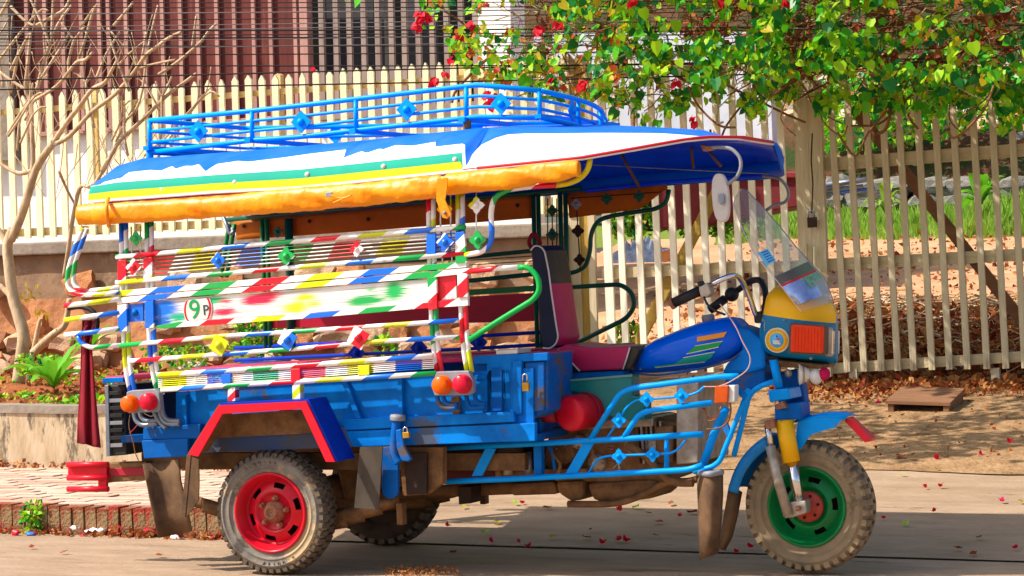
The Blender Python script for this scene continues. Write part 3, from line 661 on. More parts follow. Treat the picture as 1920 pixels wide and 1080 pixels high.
for j in range(2):
    for i, ch in enumerate('5.00-12'):
        a = radians(150 + j * 180) + i * radians(6.5); r = .235
        text('tyre_lettering', ch, .028, TYRE, RW, Vector((-.005 + sin(a) * r, -.671, .287 + cos(a) * r)), .003, 0, Matrix.Rotation(a, 4, 'Y'))
# raised size lettering on the front tyre
ro = Matrix.Rotation(0, 4, 'Y')
a0 = radians(62)
for i, ch in enumerate('5.00-12'):
    a = radians(52) + i * radians(5.6); r = .232
    text('tyre_lettering', ch, .034, TYREF, FW, FWc + Vector((sin(a) * r, -.0105, cos(a) * r)), .003, 0, Matrix.Rotation(a, 4, 'Y'))
# --- axle, springs and frame under the bed
part('rear_axle', MB().tube([(-.005, -.55, .287), (-.005, .52, .287)], .04, 14), DUSTM, TK)
part('differential', MB().ball((-.005, 0, .287), .12, 16), DUSTM, TK)
for sy in (-.47, .47):
    for k in range(4):
        L = .56 - k * .09; b = MB(); P = [Vector((x, sy, .245 + .10 * (x / .6) ** 2 - k * .013)) for x in rng(-L, L, 13)]
        b.tube(P, .028, 4, flat=.18); part('leaf_spring', b, DUSTM, TK)
    part('spring_clamp', MB().box((.0, sy, .25), (.09, .08, .12)), DUSTM, TK, .004)
    for x in (-.12, .3): part('spring_shackle', MB().box((x * 1.9, sy, .27), (.03, .05, .10)), DUSTM, TK, .004)
for sy in (-.36, .36):
    b = MB(); b.box((.15, sy, .50), (2.0, .05, .08)); part('chassis_rail', b, DUSTM, TK, .004)
b = MB(); b.tube([(.05, 0, .30), (.6, 0, .33), (1.15, -.05, .36)], .03, 12); part('drive_shaft', b, DUSTM, TK)
b = MB(); plate([(630, 868), (700, 868), (700, 930), (645, 940)], -.1, .5, b); part('axle_guard', b, DUSTM, TK, .01)
# --- the bed
YB = -.60
bed = MB(); fl0 = U(270, 820, YB); zfl = .60
plate([(330, 735), (640, 712), (1000, 690), (1000, 800), (330, 850)], YB, .02, bed); part('bed_side', bed, BLUE, TK)
b = MB(); b.box((.22, 0, .62), (2.1, 1.18, .03)); part('bed_floor', b, BLUED, TK)
b = MB(); b.box((.22, .6, .76), (2.1, .02, .34)); part('bed_side', b, BLUED, TK)
b = MB(); plate([(637, 787), (962, 772), (965, 791), (647, 807)], YB - .035, .03, b); part('lower_beam', b, BLUE, TK, .003)
b = MB(); plate([(648, 809), (1003, 793), (1003, 827), (662, 838)], YB - .030, .03, b); part('lower_beam', b, BLUE, TK, .003)
b = MB(); plate([(370, 812), (650, 800), (662, 838), (365, 850)], YB - .025, .01, b); part('arch_plank', b, mat('dusty_blue', '284a80', '4a4a50', rough=.8, scale=7), TK, .003)
b = MB(); plate([(265, 826), (352, 822), (352, 856), (270, 860)], YB - .05, .04, b); part('tail_beam', b, BLUED, TK, .004)
b = MB(); plate([(268, 802), (375, 795), (375, 822), (268, 825)], YB - .04, .04, b); part('tail_beam', b, BLUED, TK, .004)
for (x0, y0, x1, y1, w) in ((645, 716, 672, 785, 10), (749, 707, 751, 780, 8), (345, 740, 346, 815, 8)):
    b = MB(); plate([(x0 - w / 2, y0), (x0 + w / 2, y0), (x1 + w / 2, y1), (x1 - w / 2, y1)], YB - .03, .028, b); part('bed_rib', b, BLUE, TK, .002)
# bench boxes, pink bench top
b = MB(); q = px([(195, 706), (1025, 661)], -.58); q2 = [p + Vector((0, .34, 0)) for p in reversed(q)]
b.hexa([p - Vector((0, 0, .022)) for p in q + q2], q + q2); part('bench_top', b, PINK, TK, .008)
b = MB(); q = [p + Vector((0, .80, 0)) for p in px([(195, 706), (1025, 661)], -.58)]; q2 = [p + Vector((0, .34, 0)) for p in reversed(q)]
b.hexa([p - Vector((0, 0, .022)) for p in q + q2], q + q2); part('bench_top', b, PINK, TK, .008)
b = MB(); plate([(192, 709), (231, 707), (231, 717), (192, 719)], -.585, .05, b); part('bench_end', b, BLUE, TK, .003)
b = MB(); plate([(930, 657), (970, 655), (970, 663), (930, 665)], -.592, .16, b); part('bench_patch', b, WHITE, TK, .002)
# storage box behind the driver
b = MB(); plate([(882, 671), (1027, 663), (1027, 770), (1000, 785), (884, 792)], -.575, .3, b); part('storage_box', b, BLUED, TK, .006)
b = MB(); plate([(888, 668), (1027, 661), (1027, 676), (888, 683)], -.60, .025, b); part('box_rail', b, BLUE, TK, .003)
for q in ([(912, 680), (960, 677), (960, 784), (912, 787)],):
    b = MB(); plate(q, -.60, .025, b); part('box_door', b, BLUE, TK, .004)
b = MB(); plate([(921, 690), (941, 689), (941, 770), (921, 772)], -.604, .006, b); part('door_recess', b, BLUED, TK, .002)
b = MB(); plate([(960, 677), (978, 676), (978, 776), (960, 778)], -.612, .03, b); part('door_post', b, BLUE, TK, .004)
b = MB(); plate([(984, 680), (1020, 678), (1020, 770), (984, 774)], -.59, .02, b); part('box_door', b, BLUED, TK, .004)
b = MB(); plate([(891, 704), (912, 703), (912, 711), (891, 712)], -.605, .02, b); part('box_hasp', b, BLUE, TK, .002)
pk = thing('padlock', 'brass padlock hanging on the blue storage box behind the driver seat', 'padlock', U(983, 733, -.63))
plate([(978, 718), (991, 717), (991, 733), (979, 734)], -.64, .018, b := MB()); part('lock_body', b, GOLD, pk, .002); part('shackle', T([(980, 718), (980, 702), (988, 701), (988, 717)], -.632, 1.5, .02), CHROME, pk)
pk = thing('padlock', 'brass padlock hanging on the fuel filler pipe below the bed', 'padlock', U(761, 820, -.69))
plate([(754, 811), (766, 810), (767, 821), (755, 822)], -.70, .018, b := MB()); part('lock_body', b, GOLD, pk, .002); part('shackle', T([(756, 811), (756, 802), (763, 801), (764, 810)], -.69, 1.3, .02), CHROME, pk)
# --- fender over the near rear wheel: red face, blue top and sides
FO = [(352, 850), (410, 760), (575, 752), (597, 752), (666, 858)]; fin = [(371, 850), (419, 775), (570, 767), (629, 866)]
oy, iy = -.83, -.655
ol = px([(352, 852), (410, 760), (574, 752), (628, 866)], oy); il = px([(371, 856), (417, 776), (565, 767), (611, 866)], oy)
b = MB()
for k in range(3): b.hexa([ol[k], ol[k + 1], il[k + 1], il[k]], [p + Vector((0, .012, 0)) for p in (ol[k], ol[k + 1], il[k + 1], il[k])])
part('fender_face', b, REDP, TK)
b = MB(); ib = Vector((0, iy - oy, 0)); th = Vector((0, 0, 0)); off = [Vector((-.006, 0, .004)), Vector((-.003, 0, .008)), Vector((.005, 0, .008)), Vector((.007, 0, .003))]
for k in range(3):
    a_, c_ = ol[k] + Vector((0, .0125, 0)), ol[k + 1] + Vector((0, .0125, 0)); ao, co = a_ + off[k], c_ + off[k + 1]
    b.hexa([ao, co, c_, a_], [ao + ib, co + ib, c_ + ib, a_ + ib], 1 if k == 0 else 0)
part('fender', b, [DBLUE, DUSTM], TK)
b = MB(); plate([(412, 778), (575, 768), (592, 812), (396, 822)], -.64, .008, b); part('fender_liner', b, DUSTM, TK)
for (q, u) in (([(427, 726), (441, 725), (441, 752), (427, 753)], .82), ([(548, 718), (563, 717), (563, 748), (548, 749)], .08)):
    b = plate(q, -.75, .04, u0=u, per=.30, slant=1.2); part('fender_bracket', b, STR, TK, .002)
# --- mudflaps and hangers
b = MB(); n = 8; A_, B_ = [(267, 870), (273, 900), (285, 960), (297, 1009)], [(337, 861), (340, 900), (352, 950), (361, 996)]
for k in range(4):
    for t in rng(0, 1, 9):
        p = U(lerp(A_[k][0], B_[k][0], t), lerp(A_[k][1], B_[k][1], t), -.66 + .05 * sin(t * pi)); b.v.append(tuple(p))
for k in range(3):
    for i in range(8): a = k * 9 + i; b.face((a, a + 1, a + 10, a + 9), None, 0, True)
o = part('mudflap', b, DUST, TK); o.modifiers.new('thick', 'SOLIDIFY').thickness = .008
b = MB(); plate([(350, 852), (358, 850), (347, 970), (340, 965)], -.80, .012, b); part('fender_stay', b, DUST, TK)
b = MB(); plate([(357, 856), (372, 862), (373, 900), (372, 938), (349, 970)], -.72, .008, b); part('fender_stay', b, DUST, TK)
b = MB(); plate([(675, 838), (717, 837), (710, 956), (664, 952)], -.70, .008, b); part('mudflap', b, mat('patched_rubber', '50463c', '3c342c', rough=.85, scale=8, c3='a88a3c', t3=.62, stretch=(2, 1, .7)), TK)
pts = [(716, 838), (746, 836), (746, 918)] + [(731 + 15 * cos(a), 920 + 15 * sin(a)) for a in rng(.2, pi - .2, 8)] + [(716, 918)]
b = MB(); plate(pts, -.64, .02, b); part('jack_plate', b, BLUED, TK, .003)
b = MB(); plate([(748, 838), (830, 838), (830, 905), (800, 927), (755, 930)], -.56, .05, b); part('frame_gusset', b, DUSTM, TK, .004)
b = MB(); plate([(757, 850), (800, 848), (800, 926), (762, 928)], -.60, .02, b); part('frame_plate', b, GREASE, TK, .003)
b = MB(); plate([(858, 912), (883, 912), (883, 944), (860, 946)], -.2, .12, b); part('hanger', b, GREASE, TK, .004)
b = MB(); plate([(832, 840), (930, 836), (930, 905), (832, 912)], -.25, .4, b); part('inner_tank', b, mat('deep_red_tank', '5c1410', '441010', rough=.5), TK, .02)
# filler pipe and hand lever
part('filler_pipe', T([(745, 787), (741, 815), (740, 850), (748, 868)], -.66, 9, 0, 6, n=14), BLUED, TK)
b = MB(); c = U(746, 783, -.66); b.lathe([(.034, -.012), (.036, 0), (.034, .012), (.02, .016), (.001, .016)], 20, c, Vector((.1, 0, 1))); part('filler_cap', b, GREYP, TK)
b = MB(); plate([(741, 806), (752, 804), (758, 838), (771, 862), (764, 866), (752, 864), (743, 840)], -.70, .025, b); part('hand_lever', b, BLUED, TK, .006)
# --- rear: crate, bumper step
b = MB(); plate([(196, 722), (234, 722), (237, 853), (199, 856)], -.50, .5, b); part('battery_crate', b, BLACK, TK, .006)
for k in range(8):
    b = MB(); y = 734 + k * 14; plate([(203, y), (229, y - 1), (229, y + 6), (203, y + 7)], -.512, .012, b); part('crate_slat', b, GREYP if k % 3 == 1 else BLACK, TK, .001)
b = MB(); plate([(196, 722), (203, 722), (206, 855), (199, 856)], -.515, .02, b); part('crate_frame', b, STEEL, TK, .002)
bp = MB(); plate([(127, 874), (200, 873), (200, 895), (127, 896)], -.46, .02, bp); bump_ = part('bumper_step', bp, REDP, TK, .003)
for y in (871, 896, 917): part('bumper_roll', T([(127, y), (203, y)], -.47, 5.4, n=12), REDP, bump_)
b = MB(); plate([(184, 900), (199, 900), (199, 916), (184, 916)], -.462, .02, b); part('bumper_post', b, REDP, bump_)
b = MB(); plate([(200, 868), (275, 866), (280, 900), (200, 905)], -.44, .08, b); part('bumper_arm', b, DUSTM, TK, .006)
b = MB(); plate([(203, 878), (285, 876), (285, 890), (203, 893)], -.446, .02, b); part('bumper_bar', b, REDD, TK, .003)
tubes = ([(251, 772), (255, 788), (268, 797), (296, 794)], [(262, 772), (266, 784), (278, 790), (296, 788)], [(289, 772), (298, 790), (311, 803)], [(301, 740), (306, 775), (318, 788), (338, 789)], [(296, 742), (301, 778), (312, 793), (337, 795)])
for t in tubes: part('curved_tube', T(t, -.68, 4.6, 0, 5), STEEL, TK)
for t in ([(819, 741), (824, 757), (836, 765), (859, 765)], [(830, 741), (835, 754), (845, 759), (859, 758)], [(874, 741), (880, 762), (893, 764), (910, 762)], [(884, 690), (889, 735), (896, 755), (911, 756)]): part('curved_tube', T(t, -.68, 4.6, 0, 5), BLUED, TK)
for t in ([(244, 778), (242, 800), (250, 830), (254, 850), (262, 868)], [(262, 792), (250, 806), (243, 812)], [(270, 775), (283, 781), (290, 777)]): part('wire', T(t, -.65, 1.0, 0, 5, n=5), REDD if t[0][0] == 262 else DUSTM, TK)
b = MB(); plate([(845, 745), (860, 742), (862, 785), (850, 788)], -.615, .02, b); part('lamp_bracket', b, DUSTM, TK, .003)
# --- rear lamps
def lamp(cx, cy, r, y, mt, parent):
    c = U(cx, cy, y); rad = r / ppm(c); ax = Vector((-.05, -1, .03)); b = MB(); b.lathe([(rad * 1.08, -.012), (rad * 1.08, .0), (rad, .004), (rad * .97, .026), (rad * .85, .032), (.001, .034)], 28, c, ax); part('lens', b, mt, parent)
for (q, l1, l2) in (([(235, 757), (237, 735), (246, 732), (291, 729), (298, 736), (301, 765), (296, 772), (240, 775)], (244, 757, 15.5), (279, 753, 15.5)), ([(812, 715), (818, 697), (878, 695), (887, 715), (887, 735), (880, 741), (815, 742), (811, 732)], (829, 722, 17), (867, 720, 17))):
    b = plate(q, -.765, .035); lp = part('lamp_plate', b, GREYP, TK, .004)
    lamp(*l1, -.775, AMBER, lp); lamp(*l2, -.775, REDL, lp)
# --- striped rails on the near side
YR = -.745
def srail(pts, u, r=5.0, y=YR, rnd=0, name='rail', per=.96, **k): return part(name, T(pts, y, r, rnd, u0=u, per=per, n=10, **k), STR, TK)
rA = [(218, 482), (870, 427)]
srail([(218, 482), (440, 462), (700, 440), (858, 427), (872, 425)], -.115, per=.93)
srail([(218, 530), (440, 511), (700, 489), (872, 475)], .225, per=.95)
for k in range(5):
    yo = 9 + k * 7; part('thin_rod', T([(236, 481 + yo), (440, 462 + yo), (700, 440 + yo), (858, 428 + yo)], YR, 1.25, u0=.86 + k * .01, slant=1.5, n=6), STR, TK)
for q, u in (([(220, 545), (375, 532), (575, 515), (874, 490), (874, 501), (575, 527), (375, 543), (220, 556)], .30), ([(220, 558), (375, 545), (575, 529), (874, 503), (874, 513), (800, 521), (560, 541), (337, 557), (220, 570)], .356)):
    part('striped_plank', plate(q, YR, .022, u0=u, per=1.0, slant=1.75), STR, TK, .001)
q = [(285, 564), (337, 559), (560, 542.5), (802, 523), (803, 567), (580, 587), (335, 603), (287, 612)]
b = MB(); a = px(q, YR + .012); uv = [((p.x - a[0].x) / (a[3].x - a[0].x), 0 if i > 3 else 1) for i, p in enumerate(a)]
b.hexa([a[i] for i in (7, 6, 5, 4, 3, 2, 1, 0)], [a[i] + Vector((0, .012, 0)) for i in (7, 6, 5, 4, 3, 2, 1, 0)], 0, [uv[i] for i in (7, 6, 5, 4, 3, 2, 1, 0)], [uv[i] for i in (7, 6, 5, 4, 3, 2, 1, 0)])
pnl = part('painted_panel', b, PANEL, TK)
part('striped_plank', plate([(287, 612), (335, 603.5), (580, 588), (803, 567.5), (877, 556), (877, 573), (772, 580), (580, 597), (300, 616)], YR, .02, u0=.755, per=1.0, slant=1.75), STR, TK, .001)
# registration roundel: red ring, green 9, dark P
cN = U(371, 580, YR + .009); k_ = 1 / ppm(cN)
def oval(rx, ry, z, mt, nm): 
    b = MB(); n = 40; b.v = [tuple(cN + Vector((cos(2 * pi * i / n) * rx * k_, -z, max(-20, min(19, sin(2 * pi * i / n) * ry)) * k_ + cos(2 * pi * i / n) * rx * k_ * .08))) for i in range(n)]; b.face(range(n)); return part(nm, b, mt, pnl)
oval(31, 34, .001, WHITE, 'roundel'); oval(29.5, 32, .0018, REDP, 'roundel_ring'); oval(25, 31, .0026, WHITE, 'roundel_field')
text('numeral', '9', 52 * k_, GRND, pnl, U(365, 582, YR + .005), .001, -.08)
text('letter', 'P', 27 * k_, CHAR, pnl, U(386, 582, YR + .005), .001, -.08)
# lower rails
srail([(225, 648), (420, 630), (580, 620), (770, 607), (860, 601)], .76, 4.6, per=.92)
srail([(242, 677), (420, 664), (580, 652), (710, 640), (860, 632)], .95, 4.6, per=.93)
srail([(295, 703), (442, 694), (580, 684), (700, 675), (812, 667)], .245, 5, per=.95)
srail([(303, 731), (437, 722), (580, 714), (700, 707), (818, 700)], .39, 5, per=.95)
for k in range(6):
    yo = 5 + k * 3.6; part('thin_rod', T([(297, 703 + yo), (442, 694 + yo), (580, 684 + yo), (700, 675 + yo), (814, 667 + yo)], YR, 1.1, u0=.23, slant=1.5, n=6), STR, TK)
for q, u in (([(415, 702), (432, 701), (432, 718), (415, 719)], .55), ([(545, 693), (562, 692), (562, 713), (545, 714)], .03), ([(671, 685), (692, 684), (692, 703), (671, 704)], .29)):
    part('rail_clip', plate(q, YR - .012, .012, u0=u, per=3, slant=.2), STR, TK, .001)
# rail ends at the back, bent round
srail([(155, 428), (140, 465), (127, 510), (126, 535), (135, 548), (152, 553), (190, 552), (224, 548)], .35, 4.8, YR, .03, per=.5)
srail([(163, 428), (152, 460), (141, 488), (137, 528), (145, 542), (158, 546), (195, 543), (226, 538)], .40, 4.8, YR + .05, .03, per=.5)
srail([(122, 573), (160, 569), (225, 561)], .10, 5, per=.9); srail([(122, 600), (165, 594), (225, 586)], .28, 5, per=.9)
srail([(122, 628), (165, 624), (225, 616)], .42, 5, per=.9)
srail([(146, 630), (152, 643), (168, 652), (225, 647)], .55, 4.4, YR, .04, per=.6)
part('rubber_loop', T([(128, 578), (150, 575), (172, 582), (182, 600), (180, 625)], -.6, 5, 0, 6), RUB, TK)
# uprights: twin tubes
def post(pts, u, r=4.6, y=-.72, rev=False, name='post'): return part(name, T(pts, y, r, .05, u0=u, per=.78, slant=.6, n=10, rev=rev), STR, TK)
for dx in (0, 9):
    post([(227 + dx, 418), (228 + dx, 500), (232 + dx, 640), (235 + dx, 690), (246 + dx, 745)], .52 + dx * .008)
    post([(275 + dx, 415), (276 + dx, 500), (280 + dx, 640), (284 + dx, 690), (296 + dx, 740)], .78 + dx * .008)
    post([(803 + dx, 362), (804 + dx, 430), (808 + dx, 580), (812 + dx, 650), (820 + dx, 700)], .03 + dx * .008)
    post([(858 + dx, 352), (859 + dx, 430), (864 + dx, 580), (868 + dx, 650), (876 + dx, 698)], .26 + dx * .008)
def splate(q, u, y=YR - .008, per=.5, sl=1.2, th=.016, name='post_plate'): return part(name, plate(q, y, th, u0=u, per=per, slant=sl), STR, TK, .001)
splate([(220, 489), (236, 487), (236, 528), (220, 530)], .02, per=1.1); splate([(268, 484), (285, 482), (285, 524), (269, 526)], .02, per=.6)
splate([(799, 439), (816, 437), (816, 478), (800, 480)], .53, per=1.4); splate([(853, 436), (870, 434), (875, 492), (854, 494)], .55, per=.6)
splate([(220, 572), (237, 570), (238, 621), (221, 622)], .40, per=.7); splate([(271, 566), (287, 563), (288, 614), (272, 616)], .52, per=1.4)
splate([(801, 521), (818, 519), (819, 579), (803, 581)], .80, per=.62); splate([(857, 514), (876, 512), (877, 556), (858, 558)], .90, per=.62)
splate([(240, 571), (268, 568), (268, 602), (241, 604)], .54, YR + .012, 2.4, .2, name='bossed_plate'); b = MB(); b.dome(U(253, 586, YR + .011), .017, Vector((0, -1, 0)), .014, 14); part('boss', b, BLUE, TK)
splate([(820, 519), (855, 516), (856, 560), (821, 563)], .02, YR + .014, 1.2, 1.2, name='bossed_plate')
# front grab loop and the S-shaped upper rail
srail([(874, 509), (925, 504), (972, 501)], .0, 5.4, YR, per=1.05)
part('grab_loop', T([(972, 501), (990, 501), (1009, 518), (1012, 545), (1000, 562), (975, 577), (925, 608), (880, 637)], YR, 5.4, .05, n=12), GREENB, TK)
part('rail_hook', T([(1107, 296), (1103, 318), (1088, 335), (1066, 344), (1045, 347)], YR, 5.4, .05, n=12), LIMEP, TK)
srail([(1045, 347), (1030, 348), (990, 350), (948, 356), (925, 372), (920, 400), (923, 440), (918, 462), (900, 474), (872, 478)], .12, 5.4, YR, .05, rev=True, name='upper_rail', per=.85)
# ornaments: four pointed plates with a domed boss
def ornament(cx, cy, r, y, mt, four=True, u=None, per=.16, parent=TK, rot=0, ax=None):
    c = U(cx, cy, y); k = r / ppm(c); b = MB(); n = 16; ring = []
    for i in range(n):
        a = 2 * pi * i / n + rot; t = i % 4
        rad = {0: 1.0, 1: .74 if four else .76, 2: .62 if four else .71, 3: .74 if four else .76}[t] * k
        if four and t in (1, 3): rad = .80 * k
        if not four: rad = {0: 1.0, 1: .765, 2: .707, 3: .765}[t] * k
        ring.append(Vector((cos(a) * rad, 0, sin(a) * rad)))
    f = [c + v for v in ring]; uv = [(u + (v.x - 1.0 * v.z) / per, 0) for v in ring] if u is not None else None
    f2 = [p + Vector((0, .007, 0)) for p in f]
    f.reverse(); f2.reverse(); uv = list(reversed(uv)) if uv else None
    b.hexa(f, f2, 0, uv, uv); s = len(b.f); b.dome(c, k * .36, Vector((0, -1, 0)), k * .34, 14)
    if u is not None:
        for i in range(s, len(b.f)): b.uv[i] = [(u + (b.v[v][0] - c.x - (b.v[v][2] - c.z)) / per, 0) for v in b.f[i]]
    return part('ornament', b, mt, parent)
YO = YR - .02
for cx, cy, r, u, per in ((408, 488, 16, .56, .6), (536, 480, 18, .84, .9), (668, 467, 15, .14, .35), (834, 454, 18, .56, .5), (250, 501, 17, .05, .4), (254, 447, 14, .86, 2), (893, 385, 17, .42, .5), (895, 450, 18, .84, 2)):
    ornament(cx, cy, r, YO, STR, True, u, per)
for cx, cy, r, u, per in ((410, 647, 22, .30, 2), (538, 637, 22, .52, .5), (671, 633, 24, .02, .5)): ornament(cx, cy, r, YO, STR, False, u, per, rot=.25)
ornament(833, 392, 16, YO, YEL, True)
for t in ([(893, 356), (893, 470)], [(826, 360), (826, 430)], [(845, 358), (845, 430)], [(246, 425), (247, 488)], [(263, 424), (264, 487)]): part('hanger_rod', T(t, -.72, 1.4, u0=.3, n=6), STR, TK)
for k in range(5): part('thin_rod', T([(816, 441 + k * 8), (855, 437 + k * 8)], YR + .01, 1.4, u0=.55, n=6), STR, TK)
for k in range(4): part('thin_rod', T([(236, 492 + k * 9), (270, 489 + k * 9)], YR + .01, 1.4, u0=.05, n=6), STR, TK)
for x in (827, 845): part('thin_rod', T([(x, 427), (x + 3, 500)], YR + .012, 1.4, u0=.55, n=6), STR, TK)
# --- far side of the passenger space, seen through the rails
YF = .70
def far(pts, r, mt, y=YF, rnd=.04, name='far_rail'): return part(name, T(pts, y, r, rnd, n=10), mt, TK)
for x in (491, 500, 1000, 1009, 1050, 1060):
    far([(x, 412 - (x - 490) * .09), (x + 3, 500), (x + 8, 655)], 4.4, GREENP if x < 700 else DGREEN, name='far_post')
for x in (541,): far([(x, 410), (x + 6, 655)], 8, DGREEN, name='far_post')
for x in (430, 440): far([(x, 420), (x - 6, 455), (x - 15, 520)], 4.2, GREENP, .55, name='far_post')
far([(418, 404), (432, 440), (440, 432)], 4, STEEL, .5, name='stay')
far([(420, 413), (700, 385), (1000, 362), (1090, 352)], 4.6, DGREEN, name='roof_rail')
far([(560, 500), (870, 483), (1000, 470)], 4.2, DGREEN); far([(560, 527), (875, 527), (1000, 514)], 4.5, DGREEN)
b = plate([(520, 566), (1000, 535), (1000, 546), (520, 577)], YF, .02); part('far_plank', b, GREENP, TK)
b = plate([(505, 578), (1002, 549), (1003, 602), (505, 616)], YF + .005, .02); part('far_panel', b, RED2, TK)
for yo in (631, 654): far([(440, yo + 22), (880, yo), (1015, yo - 8)], 3.6, DBLUE)
for k in range(3): far([(880, 488 + k * 9), (1000, 480 + k * 9)], 1, DGREEN, name='far_rod')
for cx, cy, r in ((668, 662, 18), (785, 652, 18), (897, 642, 18)): ornament(cx, cy, r, YF - .02, DBLUE, False)
for cx, cy, r in ((1035, 395, 12), (1035, 440, 13), (1083, 433, 13), (1086, 487, 12), (520, 435, 11), (545, 482, 1)): ornament(cx, cy, r, YF - .02, DGREEN if cx < 1040 else GREASE, True)
for cx, cy, r in ((1137, 373, 12), (1198, 368, 12), (1080, 383, 11)): ornament(cx, cy, r, YF - .08, DGREEN if cx > 1100 else STEEL, True)
for t in ([(1035, 370), (1036, 460)], [(1081, 385), (1088, 505)], [(1070, 372), (1240, 360)], [(1027, 372), (1027, 460)], [(1044, 372), (1044, 460)]): part('hanger_rod', T(t, YF, 1.2, n=6), GREASE, TK)
far([(1062, 513), (1080, 510), (1098, 500), (1107, 470), (1107, 440), (1120, 413), (1150, 404), (1195, 397), (1230, 392), (1250, 380), (1254, 355)], 4.4, DGREEN, .72, .04)
far([(1066, 539), (1110, 536), (1165, 533), (1186, 550), (1190, 575), (1175, 597), (1082, 643)], 4.6, DGREEN, .72, .04, name='far_grab_loop')
# far tarp, rolled down
b = MB()
def curtain(name, top, bot_, y, mt, fold=.012, n=40, rows=6, parent=TK):
    b = MB()
    for j in range(rows):
        t = j / (rows - 1)
        for i in range(n):
            s = i / (n - 1); xs_ = lerp(top[0][0], top[-1][0], s); xb_ = lerp(bot_[0][0], bot_[-1][0], s)
            x = lerp(xs_, xb_, t); y_ = lerp(tab(xs_, top), tab(xb_, bot_), t)
            b.v.append(tuple(U(x, y_, y + fold * noise.noise(Vector((s * 14, t * 1.2, top[0][0]))))))
    for j in range(rows - 1):
        for i in range(n - 1): a = j * n + i; b.face((a, a + 1, a + 1 + n, a + n), None, 0, True)
    o = part(name, b, mt, parent); o.modifiers.new('thick', 'SOLIDIFY').thickness = .004; return o
curtain('far_tarp', [(440, 415), (700, 391), (998, 366)], [(445, 450), (700, 432), (1000, 409)], YF + .03, TARPI)
curtain('far_tarp', [(1064, 362), (1250, 346)], [(1068, 409), (1200, 392), (1252, 352)], YF + .03, TARPI)
for x, y in ((580, 415), (690, 411), (970, 385), (457, 424)): b = MB(); b.dome(U(x, y, YF + .015), .011, Vector((0, -1, 0)), .006, 8); part('snap_button', b, GREASE, TK)

# --- roof canopy: a shell from the near edge over the crown to the far edge
YN = -.78
edge_px = [(165, 378), (400, 360), (560, 352), (865, 320), (1090, 297)]
EDG = [(U(x, y, YN).x, U(x, y, YN).z) for x, y in edge_px]
for x, y, yy in ((1200, 278, -.71), (1290, 262, -.61), (1330, 258.5, -.54), (1400, 259, -.36), (1440, 264, -.16)):
    p = U(x, y, yy); EDG.append((p.x, p.z))
EDG.append((2.268, 1.889))
NY = [(EDG[4][0], YN)] + [(EDG[5 + i][0], yy) for i, yy in enumerate((-.71, -.61, -.54, -.36, -.16, -.10))]
sil = [(165, 376), (172, 350), (190, 330), (225, 311), (275, 296), (400, 287), (560, 274), (700, 261), (870, 243), (905, 239), (1020, 237), (1140, 242), (1250, 248), (1330, 255), (1400, 258)]
SIL = [(U(x, y, -.48).x, U(x, y, -.48).z) for x, y in sil if x < 1300] + [(x, z + .004) for x, z in EDG[7:]]
X0, X1 = EDG[0][0], EDG[-1][0]
FY = [(1.7, .78), (1.95, .725), (2.06, .60), (2.14, .44), (2.232, .18), (2.261, .02), (X1, -.095)]
ZF = [(X0, 1.70), (1.0, 1.80), (1.6, 1.835), (1.95, 1.845), (2.06, 1.845), (2.14, 1.838), (2.232, 1.832), (2.261, 1.864), (X1, 1.888)]
def wtop(x_px):                                            # upper border of the white field, as a fraction of the shoulder
    return tab(x_px, [(165, .0), (183, .38), (187, .46), (222, .50), (226, .62), (268, .64), (290, .60), (306, .70), (316, .62), (332, .68), (346, .66), (356, .70), (378, .50), (392, .66), (430, .70), (452, .66), (480, .68), (512, .70), (560, .74), (632, .76), (634, .56), (664, .68), (676, .62), (698, .70), (704, .66), (724, .74), (760, .68), (804, .72), (805, .60), (862, .60), (868, .44), (870, .05), (877, .12), (884, .35), (895, .55), (915, .70), (935, .78), (1040, .80), (1150, .86), (1250, .95), (1322, .97), (1334, .04), (1500, .04)])
xs = rng(X0, 1.12, 150) + [1.12 + (X1 - 1.12) * i / 70 for i in range(1, 71)]
b = MB(); NR = 0
for x in xs:
    ze = tab(x, EDG); yn = tab(x, NY) if x > NY[0][0] else YN; yf = tab(x, FY)
    zc_ = max(tab(x, SIL), ze + .004); h = zc_ - ze; sh = min(.32, (yf - yn) * .45)
    pr = CAM  # photo column of this station
    d = Vector((x, YN, ze)) - CAM; pxx = 960 + FPX * d.dot(CR) / d.dot(CF)
    w = min(.97, wtop(pxx)); fr = pxx > 866
    vs = [0, .035, .036, .037, max(.04, w), .985, 1.0] if fr else [0, .03, .20, .40, max(.41, w), .985, 1.0]
    zf = tab(x, ZF)
    hf = max(.002, zc_ - .0 - zf) if x < X1 - .01 else .002
    row = []
    for v in vs: row.append((yn + sh * (1 - sqrt(max(0, 1 - min(v, 1) ** 2))), ze + h * v))
    row.append(((yn + yf) / 2, zc_ + .03 * min(1, (yf - yn)) * tab(x, [(1.9, 1), (2.05, .1)])))
    for v in (1.0, .8, .5, 0.0): row.append((yf - sh * (1 - sqrt(max(0, 1 - v * v))), zf + hf * v))
    NR = len(row)
    for y, z in row: b.v.append((x, y, z))
mi_b = [0, 2, 3, 0, 1, 1, 1, 1, 1, 1, 1]
for i in range(len(xs) - 1):
    d = Vector((xs[i], YN, tab(xs[i], EDG))) - CAM; fr = 960 + FPX * d.dot(CR) / d.dot(CF) > 866
    for k in range(NR - 1):
        a = i * NR + k; mi = mi_b[k]
        if fr: mi = {0: 4, 1: 0, 2: 0, 3: 0}.get(k, 1)
        b.face((a, a + NR, a + NR + 1, a + 1), None, mi, True)
b.face(range(NR), None, 1)
can = part('roof_canopy', b, [CWHITE, CBLUE, CLIME, CTEAL, CRED, CUNDER], TK)
sd = can.modifiers.new('thick', 'SOLIDIFY'); sd.thickness = .014; sd.offset = -1; sd.material_offset = 5; sd.material_offset_rim = 0
